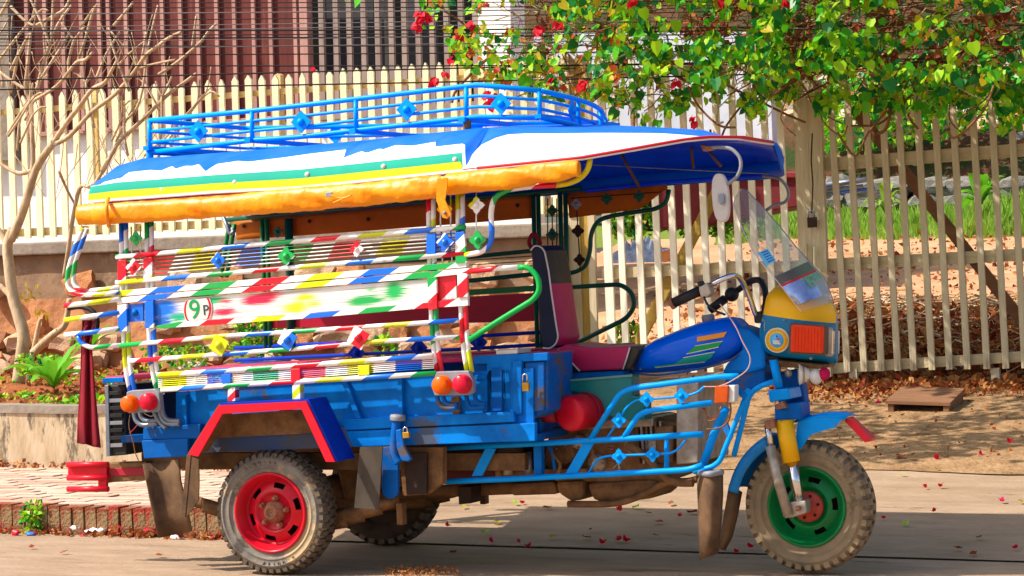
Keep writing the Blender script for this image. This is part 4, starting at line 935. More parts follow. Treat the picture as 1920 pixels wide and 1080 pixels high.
for x, y in ((303, 355), (440, 342), (576, 327), (719, 312), (853, 299)): b = MB(); b.dome(U(x, y, YN + .012), .012, Vector((0, -1, .15)), .009, 10); part('snap_button', b, WHITE, can)
part('edge_piping', MB().tube([Vector((x, tab(x, NY) if x > NY[0][0] else YN - .002, tab(x, EDG) - .004)) for x in xs[::5] + [xs[-1]]], .006, 6), PIPING, can)
part('front_piping', MB().tube([Vector((x, (tab(x, NY) if x > NY[0][0] else YN) - .004, tab(x, EDG) + .004)) for x in xs[150::3] + [xs[-1]]], .007, 6), CRED, can)
# hanging skirt on the far side and round the nose
sk = [Vector((x, .785, 0)) for x in rng(X0, 1.7, 20)] + [Vector((x, y + .004, 0)) for x, y in FY[1:]]
b = MB()
for i, p in enumerate(sk):
    zt = tab(p.x, ZF) + .004; zb = tab(p.x, [(X0, 1.66), (1.0, 1.735), (1.7, 1.76), (2.14, 1.757), (2.232, 1.757), (2.261, 1.80), (X1, 1.885)])
    b.v += [(p.x, p.y, zt), (p.x, p.y - .012, (zt + zb) / 2), (p.x, p.y, zb)]
for i in range(len(sk) - 1):
    for k in range(2): a = i * 3 + k; b.face((a, a + 3, a + 4, a + 1), None, 0, True)
o = part('roof_skirt', b, mat('skirt_blue', '0c78ec', '0868dc', spec=.1, rough=.4, scale=4, thin=.3), TK); o.modifiers.new('thick', 'SOLIDIFY').thickness = .006  # blue lightened to carry the bounced light on the inside of the skirt
for (x0, y0, x1, y1) in ((1165, 290, 1198, 350), (1296, 275, 1300, 315), (1330, 285, 1352, 312)): part('roof_strut', T([(x0, y0), (x1, y1)], .45, 3), DUSTM, TK)
part('roof_wire', T([(1095, 308), (1280, 318), (1440, 326)], .2, 1), STEEL, TK)
part('roof_bow', T([(1100, 358), (1250, 342), (1450, 328)], .68, 4), CUNDER, TK)
# rack carrier bars on the roof
for x in (280, 470, 667, 872, 1015):
    p = U(x, 230, -.46); zt = tab(p.x, SIL); b = MB(); b.box((p.x, 0, zt + .045), (.03, 1.0, .02)); part('rack_bar', b, RACK, TK)
# --- roof rack
YK = -.46
def rk(pts, r=4.6, y=YK, rnd=.03, name='rack_rail'): return part(name, T(pts, y, r, rnd, n=10), RACK, rack)
rack = bpy.data.objects.new('roof_rack', None); COL.objects.link(rack); rack.parent = TK; rack.matrix_parent_inverse = Matrix.Translation(-WL['tuk_tuk']); rack.location = U(700, 270, 0); WL['roof_rack'] = U(700, 270, 0)
farc = .46
NT = [(281, 226), (472, 208), (580, 196), (870, 162), (896, 159), (1013, 170)]
NB = [(281, 286), (475, 263), (560, 257), (875, 221), (900, 219), (1010, 221)]
FT = [(1013, 170, -.46), (1060, 178, -.42), (1085, 185, -.30), (1104, 194, -.12), (1122, 207, .10), (1136, 222, .32), (1139, 232, .46)]
fb = lambda p: (p[0], p[1] + (51 - 46 * ((p[0] - 1013) / 126)), p[2])
def mid(a, b_, t): return [(lerp(p[0], q[0], t), lerp(p[1], q[1], t)) for p, q in zip(a, b_)]
rk(NT, 5); rk(NB, 5); rk(mid(NT, NB, .34), 3.2); rk(mid(NT, NB, .68), 3.2)
zt0, zb0 = U(896, 159, YK).z, U(900, 219, YK).z
# front bow of the rack sweeps round to the far side
P0t, P0b = U(1013, 170, YK), U(1010, 221, YK)
bx_ = lambda t: P0t.x - .06 * t + .11 * sin(pi * t)
def bow(z0, z1): return [Vector((bx_(t), lerp(YK, farc, t), lerp(z0, z1, t))) for t in rng(0, 1, 14)]
dz = -.10
for f, r in ((0, .0115), (.34, .0075), (.68, .0075), (1, .0115)):
    z0 = lerp(P0t.z, P0b.z, f); part('rack_bow', MB().tube(bow(z0, z0 + dz), r, 8), RACK, rack)
for t in (.30, .62): 
    p = Vector((bx_(t), lerp(YK, farc, t), 0)); part('rack_post', MB().tube([p + Vector((0, 0, P0t.z + dz * t)), p + Vector((0, 0, P0b.z + dz * t))], .010, 8), RACK, rack)
# far and rear rails
Lr = U(281, 226, YK).x
def farr(f): return [Vector((Lr, YK, lerp(U(281, 226, YK).z, U(281, 286, YK).z, f))), Vector((Lr, farc, lerp(U(281, 226, YK).z, U(281, 286, YK).z, f))), Vector((bx_(1), farc, lerp(P0t.z, P0b.z, f) + dz))]
for f, r in ((0, .0115), (.34, .0075), (.68, .0075), (1, .0115)): part('rack_rail', MB().tube(bend(farr(f), .03), r, 8), RACK, rack)
for (x, y0, y1) in ((280, 225, 290), (472, 208, 263), (667, 187, 243), (874, 161, 221), (1011, 170, 222)): rk([(x, y0), (x + 1, y1)], 4.6, name='rack_post')
for (x, y) in ((281, 293), (876, 236)): part('rack_foot', MB().tube([U(x, y - 10, YK), U(x, y + 12, YK)], .018, 10), RACK if x < 300 else DUSTM, rack)
for cx, cy, r in ((371, 246, 21), (564, 228.5, 21.5), (762, 205, 21.5), (939, 194.5, 21)): ornament(cx, cy, r, YK - .018, RACK, False, parent=rack)
for t, s in ((.22, .05), (.78, .05)):
    p = Vector((bx_(t) + .01, lerp(YK, farc, t), lerp(P0t.z, P0b.z, .5) + dz * t)); b = MB()
    q = [p + Vector((0, 0, s)), p + Vector((0, s, 0)), p - Vector((0, 0, s)), p - Vector((0, s, 0))]; b.hexa(q, [v + Vector((.007, 0, 0)) for v in q]); b.dome(p + Vector((.007, 0, 0)), .018, Vector((1, 0, 0)), .016); part('ornament', b, RACK, rack)
for x in (460, 1035 - 300): 
    p = U(x, 240, YK); q = Vector((p.x, farc, (lerp(U(281, 226, YK).z, P0t.z, .4) + lerp(U(281, 286, YK).z, P0b.z, .4)) / 2)); b = MB(); s = .05
    f = [q + Vector((s, 0, 0)), q + Vector((0, 0, s)), q - Vector((s, 0, 0)), q - Vector((0, 0, s))]; b.hexa(f, [v + Vector((0, .007, 0)) for v in f]); part('ornament', b, RACK, rack)
# --- rolled orange tarp under the near edge
ROLL_ = [(148, 404, 19), (175, 402, 19.5), (260, 397, 20), (360, 391, 20), (430, 386, 20), (500, 379, 22), (560, 374, 23), (680, 364, 22), (780, 353, 22), (850, 345, 21), (920, 338, 21), (1000, 328, 19), (1060, 320, 18), (1086, 316, 14)]
P = []; rr = []
xs_ = rng(148, 1086, 240)
for x in xs_:
    y = tab(x, [(a, c_) for a, c_, d in ROLL_]); r = tab(x, [(a, d) for a, c_, d in ROLL_])
    p = U(x, y + 1.5 * noise.noise(Vector((x * .03, 0, 0))), -.80); P.append(p); rr.append(r / ppm(p) * (1 + .07 * noise.noise(Vector((x * .05, 5, 0))) + .05 * noise.noise(Vector((x * .16, 9, 0)))) - (.006 if 828 < x < 842 else 0))
b = MB(); b.tube(P, rr, 18, flat=.6)
for i, v in enumerate(b.v): v = Vector(v); q = Vector((v.x * 9 + v.z * 22, v.y * 10, v.z * 12)); b.v[i] = tuple(v + Vector((0, 1, .6)) * (.007 * noise.fractal(q, 1, 2, 3) + .009 * noise.ridged_multi_fractal(Vector((v.x * 5 + v.z * 16, v.z * 5, 3)), 1, 2, 2, 1, 2) - .010))
tarp = part('rolled_tarp', b, TARP, TK)
curtain('tarp_flap', [(162, 384), (400, 366), (700, 344), (1000, 312)], [(160, 394), (400, 378), (700, 352), (1000, 316)], -.775, TARP, .01, 60, 3, tarp)
b = plate([(822, 336), (838, 333), (838, 350), (834, 375), (846, 402), (838, 410), (830, 408), (818, 376), (818, 350)], -.875, .008); part('tarp_strap', b, TARP, tarp)
b = MB(); b.lathe([(.008, 0), (.008, -.006), (.001, -.007)], 10, U(834, 399, -.877)); part('strap_rivet', b, GREYP, tarp)
b = plate([(610, 361), (622, 360), (622, 369), (610, 370)], -.862, .01); part('tarp_buckle', b, GREYP, tarp, .002)
part('tarp_cord', T([(622, 366), (640, 372), (660, 366), (625, 380)], -.862, 1.6, 0, 5), TARP, tarp)
part('tarp_band', T([(203, 372, -.80), (200, 384, -.86), (201, 405, -.86), (204, 424, -.80)], -.8, 4, 0, 5), TARP, tarp)
# --- driver seat and backrest
YS0, YS1 = -.17, .17
def solid(pts, y0, y1, mt, name, bev=.01, parent=None): 
    a = px(pts, y0); b = MB(); b.hexa(a, [p + Vector((0, y1 - y0, 0)) for p in a]); return part(name, b, mt, parent or TK, bev)
bk = [(994, 470), (1001, 461), (1012, 460), (1021, 470), (1029, 510), (1034, 550), (1043, 612), (1047, 634), (1041, 648), (1030, 655), (1018, 652), (1013, 630), (1006, 560), (999, 510)]
backr = solid(bk, -.14, .12, NAVY, 'backrest', .012)
rim_ = bk[0:10]
fa = px([(1021, 470), (1029, 510), (1034, 550), (1043, 612), (1047, 634), (1041, 648)], -.136); 
for (i0, i1, mt, nm) in ((0, 1.55, DVINYL, 'backrest_top'), (1.55, 5, PINK, 'backrest_cushion')):
    def at(f): k = min(int(f), 4); return fa[k].lerp(fa[k + 1], f - k)
    b = MB(); ts = rng(i0, i1, 12); n = 9
    for f in ts:
        p = at(f)
        for j in range(n): u = j / (n - 1); b.v.append(tuple(p + Vector((.014 + .024 * sqrt(max(0, 1 - (2 * u - 1) ** 2)) - .012, .255 * u, 0))))
    for r in range(11):
        for j in range(n - 1): a = r * n + j; b.face((a, a + n, a + n + 1, a + 1), None, 0, True)
    part(nm, b, mt, backr)
part('backrest_piping', T([(1018, 652), (1030, 654), (1041, 647), (1047, 633), (1043, 611), (1034, 550), (1029, 510), (1021, 470), (1012, 461), (1001, 461), (995, 470)], -.145, 1.7, .02, n=6), PIPING, backr)
part('carry_strap', T([(997, 466, -.1), (992, 455, -.1), (996, 442, -.1), (1004, 440, -.1), (1014, 458, -.1)], -.1, 4, 0, 5), CREDM, backr)
st_ = [(1043, 655), (1060, 646), (1085, 649), (1110, 652), (1140, 651), (1178, 650), (1181, 655), (1168, 693), (1087, 696)]
seat = solid(st_, YS0, YS1, PINK, 'seat', .018)
solid([(1042, 655), (1046, 657), (1088, 697), (1048, 698), (1039, 680), (1040, 668)], YS0 - .002, YS1, NAVY, 'seat_side', .006, seat)
solid([(1180, 650), (1192, 650), (1199, 656), (1182, 694), (1168, 693)], YS0 + .01, YS1 - .01, DVINYL, 'seat_nose', .006, seat)
part('seat_piping', T([(1046, 656), (1066, 674), (1087, 696)], YS0 - .003, 1.6, n=6), PIPING, seat); part('seat_piping', T([(1181, 651), (1175, 672), (1168, 693)], YS0 - .003, 1.5, n=6), PIPING, seat)
solid([(1046, 699), (1168, 695), (1170, 704), (1046, 712)], -.15, .15, BLUE, 'seat_base', .004)
solid([(1026, 665), (1040, 664), (1042, 715), (1028, 715)], -.2, -.16, BLUED, 'seat_post', .004)
# --- fuel tank: lofted ellipses
TP = [(1180, 692, 697), (1186, 676, 700), (1198, 658, 702), (1215, 645, 702), (1232, 635, 701.5), (1273, 618, 698), (1320, 602, 691), (1345, 597, 684), (1365, 594, 676), (1380, 597, 667), (1394, 610, 655), (1400, 625, 645)]
b = MB(); n = 22
for i, (x, y0, y1) in enumerate(TP):
    a, c_ = U(x, y0, -.05), U(x, y1, -.05); ct = (a + c_) / 2; h = (a - c_).length / 2; w = .15 * tab(x, [(1180, .35), (1200, .72), (1240, .95), (1330, 1.0), (1380, .9), (1400, .5)])
    for q in range(n):
        t = 2 * pi * q / n; e = .75; cs, sn = cos(t), sin(t)
        b.v.append((ct.x, -.0 + w * abs(cs) ** e * (1 if cs > 0 else -1), ct.z + h * abs(sn) ** e * (1 if sn > 0 else -1)))
for i in range(len(TP) - 1):
    for q in range(n): q2 = (q + 1) % n; b.face((i * n + q, i * n + q2, (i + 1) * n + q2, (i + 1) * n + q), None, 0, True)
b.face(range(n)); b.face(range((len(TP) - 1) * n, len(TP) * n)); tank = part('fuel_tank', b, TANK, TK)
def decal(q, mt, nm='tank_decal'):                         # lies on the bulging side of the tank
    b = MB(); pts = []
    for i in range(len(q)):
        a, c_ = q[i], q[(i + 1) % len(q)]
        for k in range(6): pts.append((lerp(a[0], c_[0], k / 6), lerp(a[1], c_[1], k / 6)))
    def surf(x, y):
        y0, y1 = tab(x, [(t[0], t[1]) for t in TP]), tab(x, [(t[0], t[2]) for t in TP]); w = .15 * tab(x, [(1180, .35), (1200, .72), (1240, .95), (1330, 1.0), (1380, .9), (1400, .5)])
        s = max(-.96, min(.96, ((y0 + y1) / 2 - y) / ((y1 - y0) / 2))); sn = abs(s) ** (1 / .75); cs = sqrt(max(0, 1 - sn * sn)); return U(x, y, -w * cs ** .75 - .004)
    m_ = len(q) // 2
    # grid between the two long edges
    A_, B_ = q[:m_], list(reversed(q[m_:])); n = 26; mrow = 5
    def along(L, t):
        ds = [0]
        for p, r in zip(L, L[1:]): ds.append(ds[-1] + math.hypot(r[0] - p[0], r[1] - p[1]))
        s = t * ds[-1]
        for i in range(len(L) - 1):
            if s <= ds[i + 1] + 1e-6: f = (s - ds[i]) / max(1e-6, ds[i + 1] - ds[i]); return (lerp(L[i][0], L[i + 1][0], f), lerp(L[i][1], L[i + 1][1], f))
        return L[-1]
    for r in range(mrow):
        for i in range(n):
            p, s = along(A_, i / (n - 1)), along(B_, i / (n - 1)); b.v.append(tuple(surf(lerp(p[0], s[0], r / (mrow - 1)), lerp(p[1], s[1], r / (mrow - 1)))))
    for r in range(mrow - 1):
        for i in range(n - 1): a = r * n + i; b.face((a, a + 1, a + 1 + n, a + n), None, 0, True)
    part(nm, b, mt, tank)
decal([(1307, 632), (1363, 622), (1357, 632), (1307, 641)], ORNP)
decal([(1303, 649), (1355, 640), (1347, 650), (1287, 663)], GRND)
decal([(1188, 690), (1265, 682), (1281, 671), (1340, 660), (1333, 671), (1322, 678), (1262, 686), (1189, 693)], TEALD)
for q in ([(1287, 663), (1347, 650), (1347.5, 651.5), (1287, 664.5)], [(1281, 670), (1340, 659), (1340, 660.5), (1281, 671.5)], [(1189, 693), (1322, 678), (1322, 679.5), (1189, 694.5)], [(1303, 648), (1355, 639), (1355, 640.3), (1303, 649.3)]): decal(q, WHITE, 'decal_edge')
b = MB(); b.lathe([(.028, -.012), (.030, 0), (.030, .014), (.024, .02), (.001, .02)], 20, U(1328, 598, -.02), Vector((-.12, 0, 1))); part('tank_cap', b, GREYP, tank)
part('tank_seam', T([(1182, 698, -.09), (1232, 703, -.13), (1310, 692, -.14), (1365, 677, -.12), (1395, 655, -.08)], -.1, 2, 0, 5), BLUED, tank)
# --- steering head and frame tubes
solid([(1378, 610), (1404, 618), (1433, 640), (1436, 690), (1402, 700), (1352, 700), (1362, 682), (1392, 655)], -.10, .10, BLUE, 'steering_shroud', .015)
solid([(1358, 697), (1434, 686), (1434, 716), (1405, 735), (1360, 725)], -.08, .08, BLUED, 'head_tube_box', .01)
# --- crash bars and foot rail
YC = -.42
def bar(pts, r=5.4, y=YC, rnd=.05, mt=None, name='crash_bar', n=12): return part(name, T(pts, y, r, rnd, n=n), mt or RACK, TK)
bar([(812, 841), (1040, 830), (1200, 821), (1318, 814)], 5.6, name='foot_rail'); bar([(777, 905), (960, 898), (1160, 888), (1290, 881), (1318, 872)], 5.6, name='foot_rail')
bar([(780, 905), (808, 828)], 4.2, name='foot_rail_post'); bar([(812, 842), (812, 898)], 3, name='foot_rail_post')
for q in ([(884, 893), (904, 892), (929, 842), (911, 838)], [(1060, 888), (1082, 887), (1115, 828), (1092, 832)]): part('rail_brace', plate(q, YC + .002, .012), RACK, TK, .002)
solid([(998, 764), (1013, 763), (1016, 890), (1001, 891)], YC + .03, YC + .07, BLUE, 'side_post', .004)
bar([(1107, 824), (1162, 738), (1185, 728), (1352, 706), (1385, 705)], 5.6); bar([(1170, 820), (1197, 778), (1217, 770), (1335, 755)], 5.4)
bar([(1139, 820), (1160, 789), (1174, 764), (1192, 750), (1212, 749), (1260, 745), (1290, 742), (1310, 735), (1321, 724)], 2.2, YC, .02, name='scroll_rod')
bar([(1104, 886), (1120, 860), (1138, 855), (1160, 854), (1223, 852), (1258, 850), (1272, 842), (1286, 824)], 2.2, YC, .02, name='scroll_rod')
for cx, cy, r in ((1212, 749, 15), (1277, 742, 15), (1160, 788, 15), (1160, 856, 15), (1223, 852, 15)): ornament(cx, cy, r, YC - .015, RACK, True)
bar([(1250, 815), (1250, 882)], 5, YC + .05, name='crash_bar_post')
bar([(1362, 765), (1340, 810), (1318, 872)], 8, YC + .1, name='down_tube'); bar([(1404, 730), (1382, 785), (1360, 840), (1350, 865), (1335, 876), (1300, 884)], 5.2, YC + .04, name='down_tube'); bar([(1450, 716), (1424, 724), (1405, 740), (1390, 800), (1376, 855)], 5.2, YC + .16, name='down_tube')
part('frame_gusset', plate([(1385, 725), (1400, 740), (1395, 750), (1380, 736)], YC + .02, .02), BLUE, TK); part('frame_gusset', plate([(1352, 800), (1362, 792), (1373, 818), (1368, 828)], YC + .03, .02), BLUE, TK)
part('cable_sheath', T([(1320, 725), (1352, 723), (1385, 706), (1403, 690), (1406, 668), (1392, 640), (1378, 610), (1350, 570)], YC - .02, 1.2, 0, 5, n=6), mat('pinkish_cable', 'b89488', rough=.6), TK)
part('cable_sheath', T([(1325, 805), (1350, 802), (1365, 790), (1370, 770), (1368, 752)], YC - .02, 2, 0, 5, n=6), DUSTM, TK)
for r_ in range(3): part('wire_coil', T([(1318 + r_ * 2, 765), (1328, 782 + r_ * 3), (1345, 778 + r_ * 2), (1352, 762)], YC + .02, 1.2, 0, 5, n=5), RUSTY, TK)
# amber marker on the crash bar
b = plate([(1341, 724), (1378, 722), (1377, 754), (1340, 757)], YC - .045, .06); mk = part('side_marker', b, CLEARL, TK, .005)
part('lens', plate([(1340, 724), (1366, 723), (1364, 755), (1339, 757)], YC - .058, .03), mat('rusty_orange_lens', 'd05818', 'b84818', rough=.35, scale=20, thin=.2), mk, .004)
# --- side cover, red air canister, engine
YE = -.30
cov = [(996, 717), (1090, 710), (1185, 702), (1186, 742), (1208, 745), (1208, 787), (1160, 789), (1133, 773), (1126, 752), (1108, 742), (1075, 735), (1050, 738), (1036, 752), (1030, 762), (996, 763)]
part('side_cover', plate(cov, YE, .10), TEAL, TK, .006)
part('cover_lip', plate([(996, 717), (1185, 702), (1185, 706), (996, 721)], YE - .008, .01), mat('teal_edge', '5c8c84', rough=.4), TK); b = MB(); b.lathe([(.014, 0), (.014, -.006), (.001, -.008)], 14, U(1003, 753, YE - .002)); part('cover_bolt', b, RUSTY, TK)
ce = U(1067, 776, -.42); ax = Vector((.30, 1, .06)).normalized(); b = MB(); b.lathe([(.001, -.006), (.066, -.006), (.076, .0), (.080, .012), (.080, .17), (.05, .19)], 36, ce, ax); part('air_canister', b, REDP, TK)
part('canister_band', MB().lathe([(.083, .11), (.084, .112), (.084, .125), (.083, .127)], 36, ce, ax), REDD, TK); part('intake_spout', T([(1012, 778), (1045, 778)], -.36, 14, n=14), REDD, TK)
eng = solid([(1030, 800), (1130, 790), (1215, 780), (1300, 800), (1310, 880), (1240, 905), (1040, 905), (1015, 870)], -.16, .16, DUSTM, 'engine_block', .02)
solid([(1090, 785), (1225, 782), (1225, 800), (1090, 806)], -.2, .1, ALU, 'cylinder_head', .01, eng)
for k in range(6): solid([(1190 + k * 9, 790), (1194 + k * 9, 790), (1200 + k * 9, 870), (1196 + k * 9, 870)], -.19, .15, ALU if k % 2 else DUSTM, 'cooling_fin', .002, eng)
solid([(1268, 720), (1310, 716), (1309, 868), (1268, 871)], -.24, .2, ALU, 'radiator', .006)
solid([(1228, 800), (1262, 798), (1262, 868), (1228, 872)], -.2, .1, DUSTM, 'engine_mount', .01, eng)
for (x, y, w, h, mt) in ((952, 875, 20, 30, ALU), (990, 868, 16, 40, STEEL), (935, 880, 14, 26, DUSTM), (915, 870, 10, 14, PIPING)):
    b = MB(); c = U(x, y, -.25); k = 1 / ppm(c); b.tube([c - Vector((0, 0, h * k / 2)), c + Vector((0, 0, h * k / 2))], w * k / 2, 14); part('brake_cylinder', b, mt, TK)
solid([(915, 885), (1000, 880), (1100, 878), (1100, 896), (920, 900)], -.24, .1, DUSTM, 'cross_member', .006)
solid([(845, 842), (1000, 834), (1000, 880), (845, 890)], .1, .3, GREASE, 'inner_frame', .01)
b = MB(); solid([(1097, 906), (1180, 900), (1232, 898), (1234, 920), (1215, 936), (1160, 942), (1110, 940)], -.18, .16, DUSTM, 'crankcase', .03, eng)
solid([(953, 907), (1040, 902), (1045, 927), (955, 930)], -.15, .2, DUSTM, 'gearbox', .02, eng)
solid([(1040, 903), (1095, 900), (1092, 938), (1068, 940), (1045, 925)], -.18, .14, DUSTM, 'clutch_case', .02, eng)
part('exhaust_pipe', T([(1065, 945), (1150, 944), (1200, 930), (1250, 905), (1290, 902), (1308, 898)], -.2, 6.5, 0, 5), DUSTM, TK)
part('exhaust_pipe', T([(1170, 830), (1215, 860), (1255, 900), (1300, 905)], -.22, 8, 0, 5), DUSTM, TK)
for (x, y, rr_) in ((1060, 850, 22), (1120, 868, 18), (1085, 828, 14), (1225, 835, 16)):
    c = U(x, y, -.17); k = 1 / ppm(c); b = MB(); b.lathe([(rr_ * k, .03), (rr_ * k, -.01), (rr_ * k * .86, -.02), (rr_ * k * .3, -.024), (.001, -.024)], 22, c); part('engine_cover', b, ALU if rr_ < 20 else DUSTM, eng)
    for q in range(5): a = 2 * pi * q / 5; b = MB(); b.lathe([(.006, .0), (.006, -.008), (.001, -.009)], 6, c + Vector((cos(a) * rr_ * k * .78, -.018, sin(a) * rr_ * k * .78)), sm=False); part('cover_bolt', b, RUSTY, eng)
part('kick_start', T([(1150, 880), (1160, 868), (1163, 890)], -.40, 3), ALU, TK)
part('spring_coil', MB().tube([U(1145, 830, -.3) + Vector((.012 * cos(a), .012 * sin(a), -a * .0024)) for a in rng(0, 40, 120)], .003, 5), RUSTY, TK)
for (q) in ([(1100, 812), (1112, 845), (1105, 870)], [(1180, 815), (1172, 840), (1190, 850)], [(1035, 850), (1050, 870), (1045, 890)], [(1020, 830), (1034, 845), (1040, 880)]): part('hose', T(q, -.32, 3.5, 0, 5), DUSTM if q[0][0] != 1020 else BLUE, TK)
# guards hanging below the front of the foot rail
def guard(lef, rig, y, bow_, nm='splash_guard'):
    b = MB(); n = 9
    for (a, c_) in zip(lef, rig):
        for t in rng(0, 1, n): b.v.append(tuple(U(lerp(a[0], c_[0], t), lerp(a[1], c_[1], t), y - bow_ * sin(pi * t))))
    for k in range(len(lef) - 1):
        for i in range(n - 1): a = k * n + i; b.face((a, a + 1, a + n + 1, a + n), None, 0, True)
    o = part(nm, b, DUST, TK); o.modifiers.new('thick', 'SOLIDIFY').thickness = .006
guard([(1308, 886), (1310, 930), (1312, 990), (1314, 1051)], [(1354, 884), (1354, 930), (1350, 990), (1345, 1036)], -.36, .06)
guard([(1369, 908), (1362, 950), (1355, 995), (1350, 1030)], [(1390, 922), (1383, 960), (1372, 1005), (1358, 1031)], -.06, .03)
part('guard_band', T([(1308, 886, -.36), (1330, 889, -.425), (1354, 885, -.36)], -.4, 6, 0, 6), GREYP, TK)
# --- fork, front fender
def rod(pts, r, y, mt, nm, n=14): return part(nm, T(pts, y, r, n=n), mt, TK)
fk = -.155
rod([(1450, 675), (1461, 727)], 8, fk, RACK, 'fork_tube'); solid([(1439, 732), (1478, 728), (1482, 748), (1443, 755)], fk - .03, .0, RACK, 'fork_yoke', .006); solid([(1452, 758), (1500, 755), (1502, 786), (1452, 788)], fk, .0, BLUE, 'lower_yoke', .006)
solid([(1453, 760), (1466, 752), (1474, 765), (1455, 768)], fk - .045, fk, RUSTY, 'yoke_bolt', .004)
rod([(1470, 789), (1484, 866)], 16.5, fk, YEL, 'fork_cover', 20); rod([(1484, 862), (1499, 942)], 10.5, fk, CHROME, 'fork_leg', 18)
rod([(1438, 796), (1446, 840)], 6, fk - .045, CHROME, 'damper_rod'); rod([(1444, 836), (1456, 890), (1478, 966)], 9.5, fk - .045, ALU, 'damper')
solid([(1476, 942), (1510, 938), (1512, 962), (1486, 970), (1470, 972)], fk - .03, fk + .05, ALU, 'axle_clamp', .006); b = MB(); b.lathe([(.012, -.01), (.012, -.035), (.004, -.04), (.001, -.04)], 12, U(1499, 952, fk - .02)); part('axle_nut', b, RUSTY, TK)
rod([(1484, 862), (1499, 942)], 10.5, .17, CHROME, 'fork_leg', 18); rod([(1470, 789), (1484, 866)], 16.5, .17, YEL, 'fork_cover', 20)
solid([(1432, 790), (1450, 786), (1452, 802), (1436, 806)], fk - .06, fk, RUSTY, 'damper_mount', .004)
solid([(1448, 700), (1500, 690), (1510, 760), (1460, 762)], .02, .10, BLUED, 'head_bracket', .01)
def arc_fender(a0, a1, R0, nm, mt, w0=-.11, w1=.11, drop=.05):
    b = MB(); n = 18; sec = [(w0, -drop), (w0 + .004, -.012), (w0 + .025, 0), ((w0 + w1) / 2, .008), (w1 - .025, 0), (w1 - .004, -.012), (w1, -drop)]
    for i in range(n):
        a = lerp(a0, a1, i / (n - 1))
        for (y, dr) in sec: b.v.append((FWc.x + sin(a) * (R0 + dr), y, FWc.z + cos(a) * (R0 + dr)))
    m_ = len(sec)
    for i in range(n - 1):
        for k in range(m_ - 1): q = i * m_ + k; b.face((q, q + 1, q + m_ + 1, q + m_), None, 0, True)
    o = part(nm, b, mt, TK); o.modifiers.new('thick', 'SOLIDIFY').thickness = .006
arc_fender(radians(-78), radians(-28), .355, 'front_fender', mat('cyan_blue_paint', '1088d0', '0c78c0', rough=.45, scale=9, c3='8a9aa0', t3=.64), -.115, .115, .05)
b = MB(); q = px([(1496, 786), (1535, 782), (1570, 783), (1578, 786), (1566, 802), (1548, 806), (1520, 815), (1512, 826), (1500, 845), (1490, 838)], -.115); b.hexa(q, [p + Vector((0, .006, 0)) for p in q]); part('front_fender_cheek', b, RACK, TK)
b = MB(); tp = [(1490, 792), (1535, 783), (1570, 783), (1582, 788)]
for x, y in tp: 
    for yy in (-.115, -.04, .04, .115): p = U(x, y, -.115); b.v.append((p.x, yy, p.z + .012 * (1 if abs(yy) < .1 else 0)))
for i in range(3):
    for k in range(3): a = i * 4 + k; b.face((a, a + 1, a + 5, a + 4), None, 0, True)
o = part('front_fender', b, RACK, TK); o.modifiers.new('thick', 'SOLIDIFY').thickness = .006
b = MB(); a_ = U(1584, 789, -.06); c_ = U(1628, 829, -.06); b.hexa([a_, a_ + Vector((.006, 0, .012)), c_ + Vector((.006, 0, .012)), c_], [p + Vector((0, .12, 0)) for p in (a_, a_ + Vector((.006, 0, .012)), c_ + Vector((.006, 0, .012)), c_)]); part('fender_flap', b, REDP, TK)
b = MB(); plate([(1583, 789), (1599, 785), (1634, 825), (1622, 830)], -.065, .006, b); part('fender_flap', b, REDP, TK)
# --- handlebar
YH = -.30
part('handlebar', T([(1330, 535, YH), (1352, 524, YH), (1372, 516, YH + .02), (1385, 518, YH + .08), (1396, 535, YH + .14), (1405, 555, YH + .18), (1416, 588, YH + .22), (1424, 600, -.04)], YH, 5.2, .03, n=12), CHROME, TK)
part('grip', T([(1261, 569), (1312, 545)], YH, 9.5, n=14), BLACK, TK); part('grip_end', T([(1258, 571), (1264, 568)], YH, 10.5, n=14), RUSTY, TK)
solid([(1309, 540), (1326, 529), (1333, 550), (1325, 558), (1314, 559)], YH - .03, YH + .03, ALU, 'switch_block', .006); solid([(1306, 530), (1314, 526), (1318, 534), (1310, 538)], YH - .02, YH + .02, BLACK, 'switch', .003)
part('brake_lever', T([(1320, 556), (1326, 570), (1340, 582), (1360, 590)], YH - .03, 2.2, 0, 5), BLACK, TK)
part('handlebar', T([(1357, 562, .27), (1385, 543, .25), (1408, 526, .22), (1425, 524, .18), (1434, 540, .12), (1437, 560, .06), (1432, 590, .0)], .2, 6, .03, n=12), BLACK, TK)
part('grip', T([(1331, 581), (1360, 560)], .27, 8.5, n=14), BLACK, TK); b = MB(); b.ball(U(1372, 552, .24), .034, 16); part('mirror_boss', b, BLACK, TK)
solid([(1412, 585), (1428, 583), (1430, 606), (1414, 606)], -.08, .06, BLACK, 'handlebar_clamp', .006)
